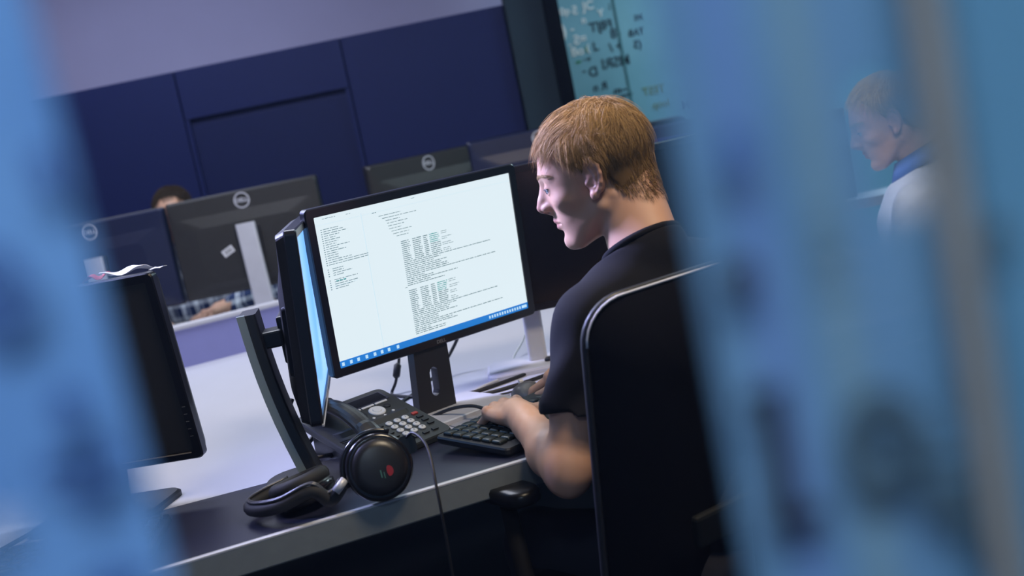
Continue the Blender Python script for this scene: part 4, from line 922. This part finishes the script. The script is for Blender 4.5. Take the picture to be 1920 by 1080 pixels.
        fold = .0045 * np.sin((q @ (tS * .6 + V3(0, 0, 1))) * 48 + 2.5 * np.sin((q @ tF) * 30)) + .002 * np.sin((q @ (tS - V3(0, 0, .5))) * 90)
        d = d + fold * np.clip((-q[:, 2]) * 6 - .25, 0, 1)
        # neckline opening
        nd = C - NB; nd = (neck_top - NB); nd /= np.linalg.norm(nd)
        tilt = nd * .5 + V3(0, 0, .8) + tF * .45; tilt /= np.linalg.norm(tilt)
        d = smin(smin(d, cap(p, NB + V3(0, 0, -.06), NB + nd * .03, .072, .062), .03), fn_head(p) - .006, .02)
        top = (p - (NB + V3(0, 0, .004))) @ tilt
        return smax(d, top, .004)
    pts = np.stack([Ls, Rs, NB, hip_c, Le, Re] + ([Lw, Rw] if long_sleeve else [])); lo = pts.min(0) - .16; hi = pts.max(0) + .12; lo[2] = min(hip_c[2] - .02, lo[2] + .1) if not long_sleeve else min(lo[2] + .08, hip_c[2] - .02)
    def fs2(p): return smax(fn_shirt(p), (hip_c[2] - .02) - p[:, 2], .01) if not long_sleeve else fn_shirt(p)
    v, f = surface(fs2, lo, hi, .0042); sh = link(shirt_name, np_mesh(shirt_name, [(v - base, f)]), shirt, root)
    # ribbed collar
    nd = (neck_top - NB); nd /= np.linalg.norm(nd); tilt = nd * .5 + V3(0, 0, .8) + tF * .45; tilt /= np.linalg.norm(tilt)
    a1 = tS - tilt * (tS @ tilt); a1 /= np.linalg.norm(a1); a2 = np.cross(tilt, a1); cc2 = NB + V3(0, 0, .004) + nd * .004
    if collar is None:
        pts_ = [cc2 + (a1 * .064 * math.cos(q) + a2 * .066 * math.sin(q)) - base for q in np.linspace(0, 2 * math.pi, 40)]
        MB().tube(pts_, .0065, 8, False).build('collar', shirt, sh, smooth=True)
    else:
        r1 = [cc2 + (a1 * .072 * math.cos(q) + a2 * .075 * math.sin(q)) - base for q in np.linspace(-.9, math.pi + .9, 40)]
        r2 = [cc2 + tilt * .032 + (a1 * .062 * math.cos(q) + a2 * .063 * math.sin(q)) - base for q in np.linspace(-1.05, math.pi + 1.05, 40)]
        r3 = [cc2 - tilt * .004 + (a1 * .088 * math.cos(q) + a2 * .092 * math.sin(q)) - base for q in np.linspace(-.75, math.pi + .75, 40)]
        n_ = 40; v = r1 + r2 + r3; f = [(i, i + 1, n_ + i + 1, n_ + i) for i in range(n_ - 1)] + [(n_ + i, n_ + i + 1, 2 * n_ + i + 1, 2 * n_ + i) for i in range(n_ - 1)]
        o = MB().add(v, f).build('collar', collar, sh, smooth=True); s_ = o.modifiers.new('thick', 'SOLIDIFY'); s_.thickness = .002
    if pants:
        k = []
        def fn_p(p):
            d = ell(p, hip_c + V3(0, 0, -.02), (.13, .17, .10), Rt)
            for s_ in (-1, 1):
                h_ = hip_c + tS * .085 * s_ + V3(0, 0, -.02); kn = h_ + tF * .41 + tS * .05 * s_; kn[2] = .52; an = kn + tF * .03; an[2] = .10
                d = smin(d, cap(p, h_, kn, .085, .062), .03); d = smin(d, cap(p, kn, an, .062, .050), .02)
            return d
        kn1 = hip_c + tF * .5 + tS * .25; kn2 = hip_c + tF * .5 - tS * .25; pts = np.stack([hip_c - .2, hip_c + .2, kn1 + .08, kn2 + .08, kn1 - .08, kn2 - .08]); lo = pts.min(0); hi = pts.max(0); lo[2] = .04; hi[2] = hip_c[2] + .1
        v, f = surface(fn_p, lo, hi, .008); link('trousers', np_mesh('trousers', [(v - base, f)]), JEANS, root)
        for s_ in (-1, 1):
            h_ = hip_c + tS * .085 * s_; kn = h_ + tF * .44 + tS * .05 * s_; kn[2] = 0
            r = []
            for t, wd, hh in ((-.09, .030, .055), (-.05, .040, .10), (0, .040, .10), (.06, .044, .065), (.12, .045, .05), (.165, .032, .035)):
                r.append([kn - base + tF * t + (tS * math.cos(q) * wd) + V3(0, 0, max(0, math.sin(q)) * hh + .003) for q in np.linspace(0, 2 * math.pi, 16, endpoint=False)])
            MB().loft(r).build('shoe', BLK, root, smooth=True)
    return root, base, Mh, sh
def head_local_nose(q):
    d = ell(q, (-.006, 0, .045), (.092, .074, .078)); d = smin(d, ell(q, (.034, 0, .030), (.060, .060, .062)), .02); return smin(d, ell(q, (-.03, 0, -.03), (.055, .055, .06)), .03)
HC = {}
def hair_mat_cache(h):
    if h not in HC: HC[h] = hair_mat('hair_%d' % len(HC), *h)
    return HC[h]

man, mbase, MH, _ = person('young man in a dark T-shirt typing at the lit code screen', (.180, 1.952, 1.170), (-.966, .26, 0), 9, (.222, 1.905, 1.046), (-.574, .819, 0),
    (.110, 1.815, .962), (.365, 2.005, .970), (.030, 1.795, .742), (.36, 2.12, .765), (-.028, 2.000, .786), (.125, 2.235, .790),
    (-.40, .90, .06), (.93, .36, .0), (-.80, .55, -.02), (-.5, -.8, 0), (.62, .37, .25), ((.12, .065, .025), (.66, .42, .19)), [.012, .018, .030, .052, .062], 17000, 1.0, SHIRT, 't_shirt', res=.0016, hip=(.300, 1.850, .56))

# man in the plaid shirt behind the opposite monitors
def plaid_mat():
    M = bpy.data.materials.new('plaid_flannel'); M.use_nodes = True; nt = M.node_tree; b = nt.nodes['Principled BSDF']; N = nt.nodes.new; L = nt.links.new
    tc = N('ShaderNodeTexCoord'); sp = N('ShaderNodeSeparateXYZ'); L(tc.outputs['Object'], sp.inputs[0]); out = None
    for ax, sc, w_ in ((0, 17, .32), (2, 17, .32), (0, 17, .12)):
        m1 = N('ShaderNodeMath'); m1.operation = 'MULTIPLY'; L(sp.outputs[ax], m1.inputs[0]); m1.inputs[1].default_value = sc * (1 if w_ > .2 else 2)
        m2 = N('ShaderNodeMath'); m2.operation = 'FRACT'; L(m1.outputs[0], m2.inputs[0]); m3 = N('ShaderNodeMath'); m3.operation = 'LESS_THAN'; L(m2.outputs[0], m3.inputs[0]); m3.inputs[1].default_value = w_
        if out is None: out = m3.outputs[0]
        else:
            a = N('ShaderNodeMath'); a.operation = 'ADD'; L(out, a.inputs[0]); L(m3.outputs[0], a.inputs[1]); out = a.outputs[0]
    dv_ = N('ShaderNodeMath'); dv_.operation = 'DIVIDE'; L(out, dv_.inputs[0]); dv_.inputs[1].default_value = 2.4
    cr = N('ShaderNodeValToRGB'); cr.color_ramp.elements[0].color = (.012, .03, .10, 1); cr.color_ramp.elements[1].color = (.65, .72, .78, 1); cr.color_ramp.elements[1].position = .9
    L(dv_.outputs[0], cr.inputs[0]); L(cr.outputs[0], b.inputs['Base Color']); b.inputs['Roughness'].default_value = .9; return M
person('dark-haired man in a blue plaid shirt, mostly hidden behind the far monitors', (-1.318, 4.93, 1.200), (.08, -1, 0), 14, (-1.31, 5.01, 1.070), (0, -1, 0),
    (-1.13, 5.0, .985), (-1.50, 5.0, .985), (-.93, 4.78, .86), (-1.62, 4.80, .84), (-1.115, 4.600, .822), (-1.43, 4.60, .815),
    (-.75, -.60, -.10), (-.6, .8, 0), (.5, -.85, -.1), (.8, .5, 0), (.62, .38, .26), ((.018, .012, .008), (.07, .045, .025)), [.012, .018, .028, .04, .045], 3500, 1.2, plaid_mat(), 'plaid_shirt', res=.003, ares=.003, long_sleeve=True, curl=.5, hip=(-1.31, 5.06, .54))
office_chair('black office chair of the man in the plaid shirt', -1.31, 5.08, 180, top=.95, arms=False)
keyboard('pale keyboard under the plaid-shirted man\'s hand', -1.28, 4.52, 180, n=(5, 14), L=.36, D=.13, body=mat('keyboard_pale', (.55, .52, .48), .5), key=mat('keycap_pale', (.6, .58, .55), .5))

bt = thing('drink_bottle', 'amber bottle standing behind the silver monitor stand on the far desk', 'bottle', (-.915, 4.46, .74))
MB().lathe([(.024, 0), (.026, .01), (.026, .075), (.012, .10), (.011, .118)], 20).build('glass_body', mat('amber_plastic', (.50, .18, .02), .3), bt, smooth=True)
MB().lathe([(.0135, .112), (.0135, .128), (.0001, .128)], 16).build('cap', mat('cap_red', (.45, .05, .03), .4), bt, smooth=True)
for k, (x_, y_, r_) in enumerate(((-1.30, 4.44, 6), (-1.33, 4.40, -4))):
    mk_ = thing('marker_pen', ('pale marker pen lying behind the divider, nearer the plaid-shirted man', 'pale marker pen lying right behind the divider rail')[k], 'pen', (x_, y_, .7402 + .05), math.radians(r_), 'pale marker pens')
    MB().tube([(-.08, 0, .010), (.06, 0, .010)], .010, 12).build('barrel', mat('pen_cream', (.62, .58, .50), .4), mk_, smooth=True)
    MB().tube([(.06, 0, .010), (.10, 0, .010)], .0085, 12).build('pen_cap', mat('pen_cap_brown', (.16, .08, .05), .4), mk_, smooth=True)
bx_ = thing('notebook', 'thick pale notebook pile carrying two marker pens behind the divider', 'book', (-1.31, 4.42, .7402))
MB().bx((-.13, -.06, 0), (.13, .06, .049)).build('pages', PAPER, bx_); MB().bx((-.132, -.062, .049), (.132, .062, .0495)).build('cover', mat('notebook_cover', (.35, .12, .10), .6), bx_)

# second young man seen through the film
p2, b2, M2, sh2 = person('fair-haired young man in a white shirt, seen through the right film strip', (1.030, 2.985, 1.105), (-.97, .24, 0), 16, (1.085, 2.955, .985), (-.90, .43, 0),
    (1.00, 2.80, .900), (1.17, 3.13, .900), (.93, 2.76, .69), (1.10, 3.22, .70), (.74, 2.90, .735), (.90, 3.22, .74),
    (-.95, .3, 0), (.3, .95, 0), (-.98, .1, 0), (-.1, -.98, 0), (.68, .42, .34), ((.36, .24, .10), (.85, .66, .34)), [.014, .020, .030, .050, .056], 4500, 1.0, mat('white_shirt', (.70, .72, .82), .85, noise=.1, nscale=60), 'white_shirt', res=.0026, ares=.003, long_sleeve=True, collar=mat('blue_collar', (.12, .22, .60), .8), hip=(1.15, 2.93, .53))
sp3 = spline([V3(1.02, 2.84, .955), V3(.985, 2.83, .90), V3(.955, 2.835, .84), V3(.935, 2.86, .78)], 6)
MB().tube([q - b2 for q in sp3], .007, 8).build('strap', mat('dark_strap', (.03, .035, .07), .7), p2, smooth=True)
office_chair('black office chair of the fair-haired man in the white shirt', 1.14, 2.93, 64, top=.93, arms=False)

# writing on the teal glass
for txt, x, z, s, ink_, mi in (('0p', .535, 1.795, .050, INKW, 0), ('5', .585, 1.790, .060, INKW, 1), ('JC', .655, 1.800, .060, INKW, 0), ('n', .620, 1.735, .050, INKW, 0), ('Y', .710, 1.752, .050, INKW, 0),
                        (')', .512, 1.705, .10, INKW, 0), ('-', .555, 1.705, .06, INKW, 0), ('=S', .585, 1.645, .065, INKW, 1), ('-', .530, 1.632, .05, INKW, 0), ('Bo', .560, 1.590, .060, INKW, 0), ('(', .615, 1.595, .05, INKW, 0), ('-', .555, 1.545, .09, INKG, 0), ('I', .605, 1.59, .04, INKG, 0),
                        ('F8JT', .70, 1.690, .065, INKD, 1), ('L', .655, 1.595, .060, INKD, 0), ('(8', .765, 1.640, .065, INKD, 1), ('+ /', .755, 1.575, .060, INKD, 1), ('MSRI', .740, 1.500, .070, INKD, 1), ('D', .620, 1.475, .065, INKD, 1), ('-', .575, 1.49, .05, INKD, 0),
                        ('w -', .60, 1.545, .03, INKD, 1), ('R n', .640, 1.395, .055, INKD, 1), ('~m', .735, 1.36, .05, INKD, 1), ('-sew', .76, 1.33, .035, INKD, 0), (';', .76, 1.78, .05, INKD, 0), ('-ft', .875, 1.815, .055, INKD, 0), ('xc', .895, 1.70, .05, INKD, 1), ('TAB', .87, 1.625, .045, INKD, 1), ('(5', .865, 1.565, .055, INKD, 1),
                        ('TEST', .905, 1.325, .055, INKY, 1), ('loop', .93, 1.25, .05, INKY, 1), ('fn 1{', 1.15, 1.48, .06, INKD, 1), ('UM', 1.08, 1.22, .06, INKD, 1), ('size', 1.30, 1.70, .06, INKD, 0), ('&2', 1.02, 1.79, .06, INKD, 1)):
    writing(txt, x, z, s, ink_, bool(mi), bold=.0012)
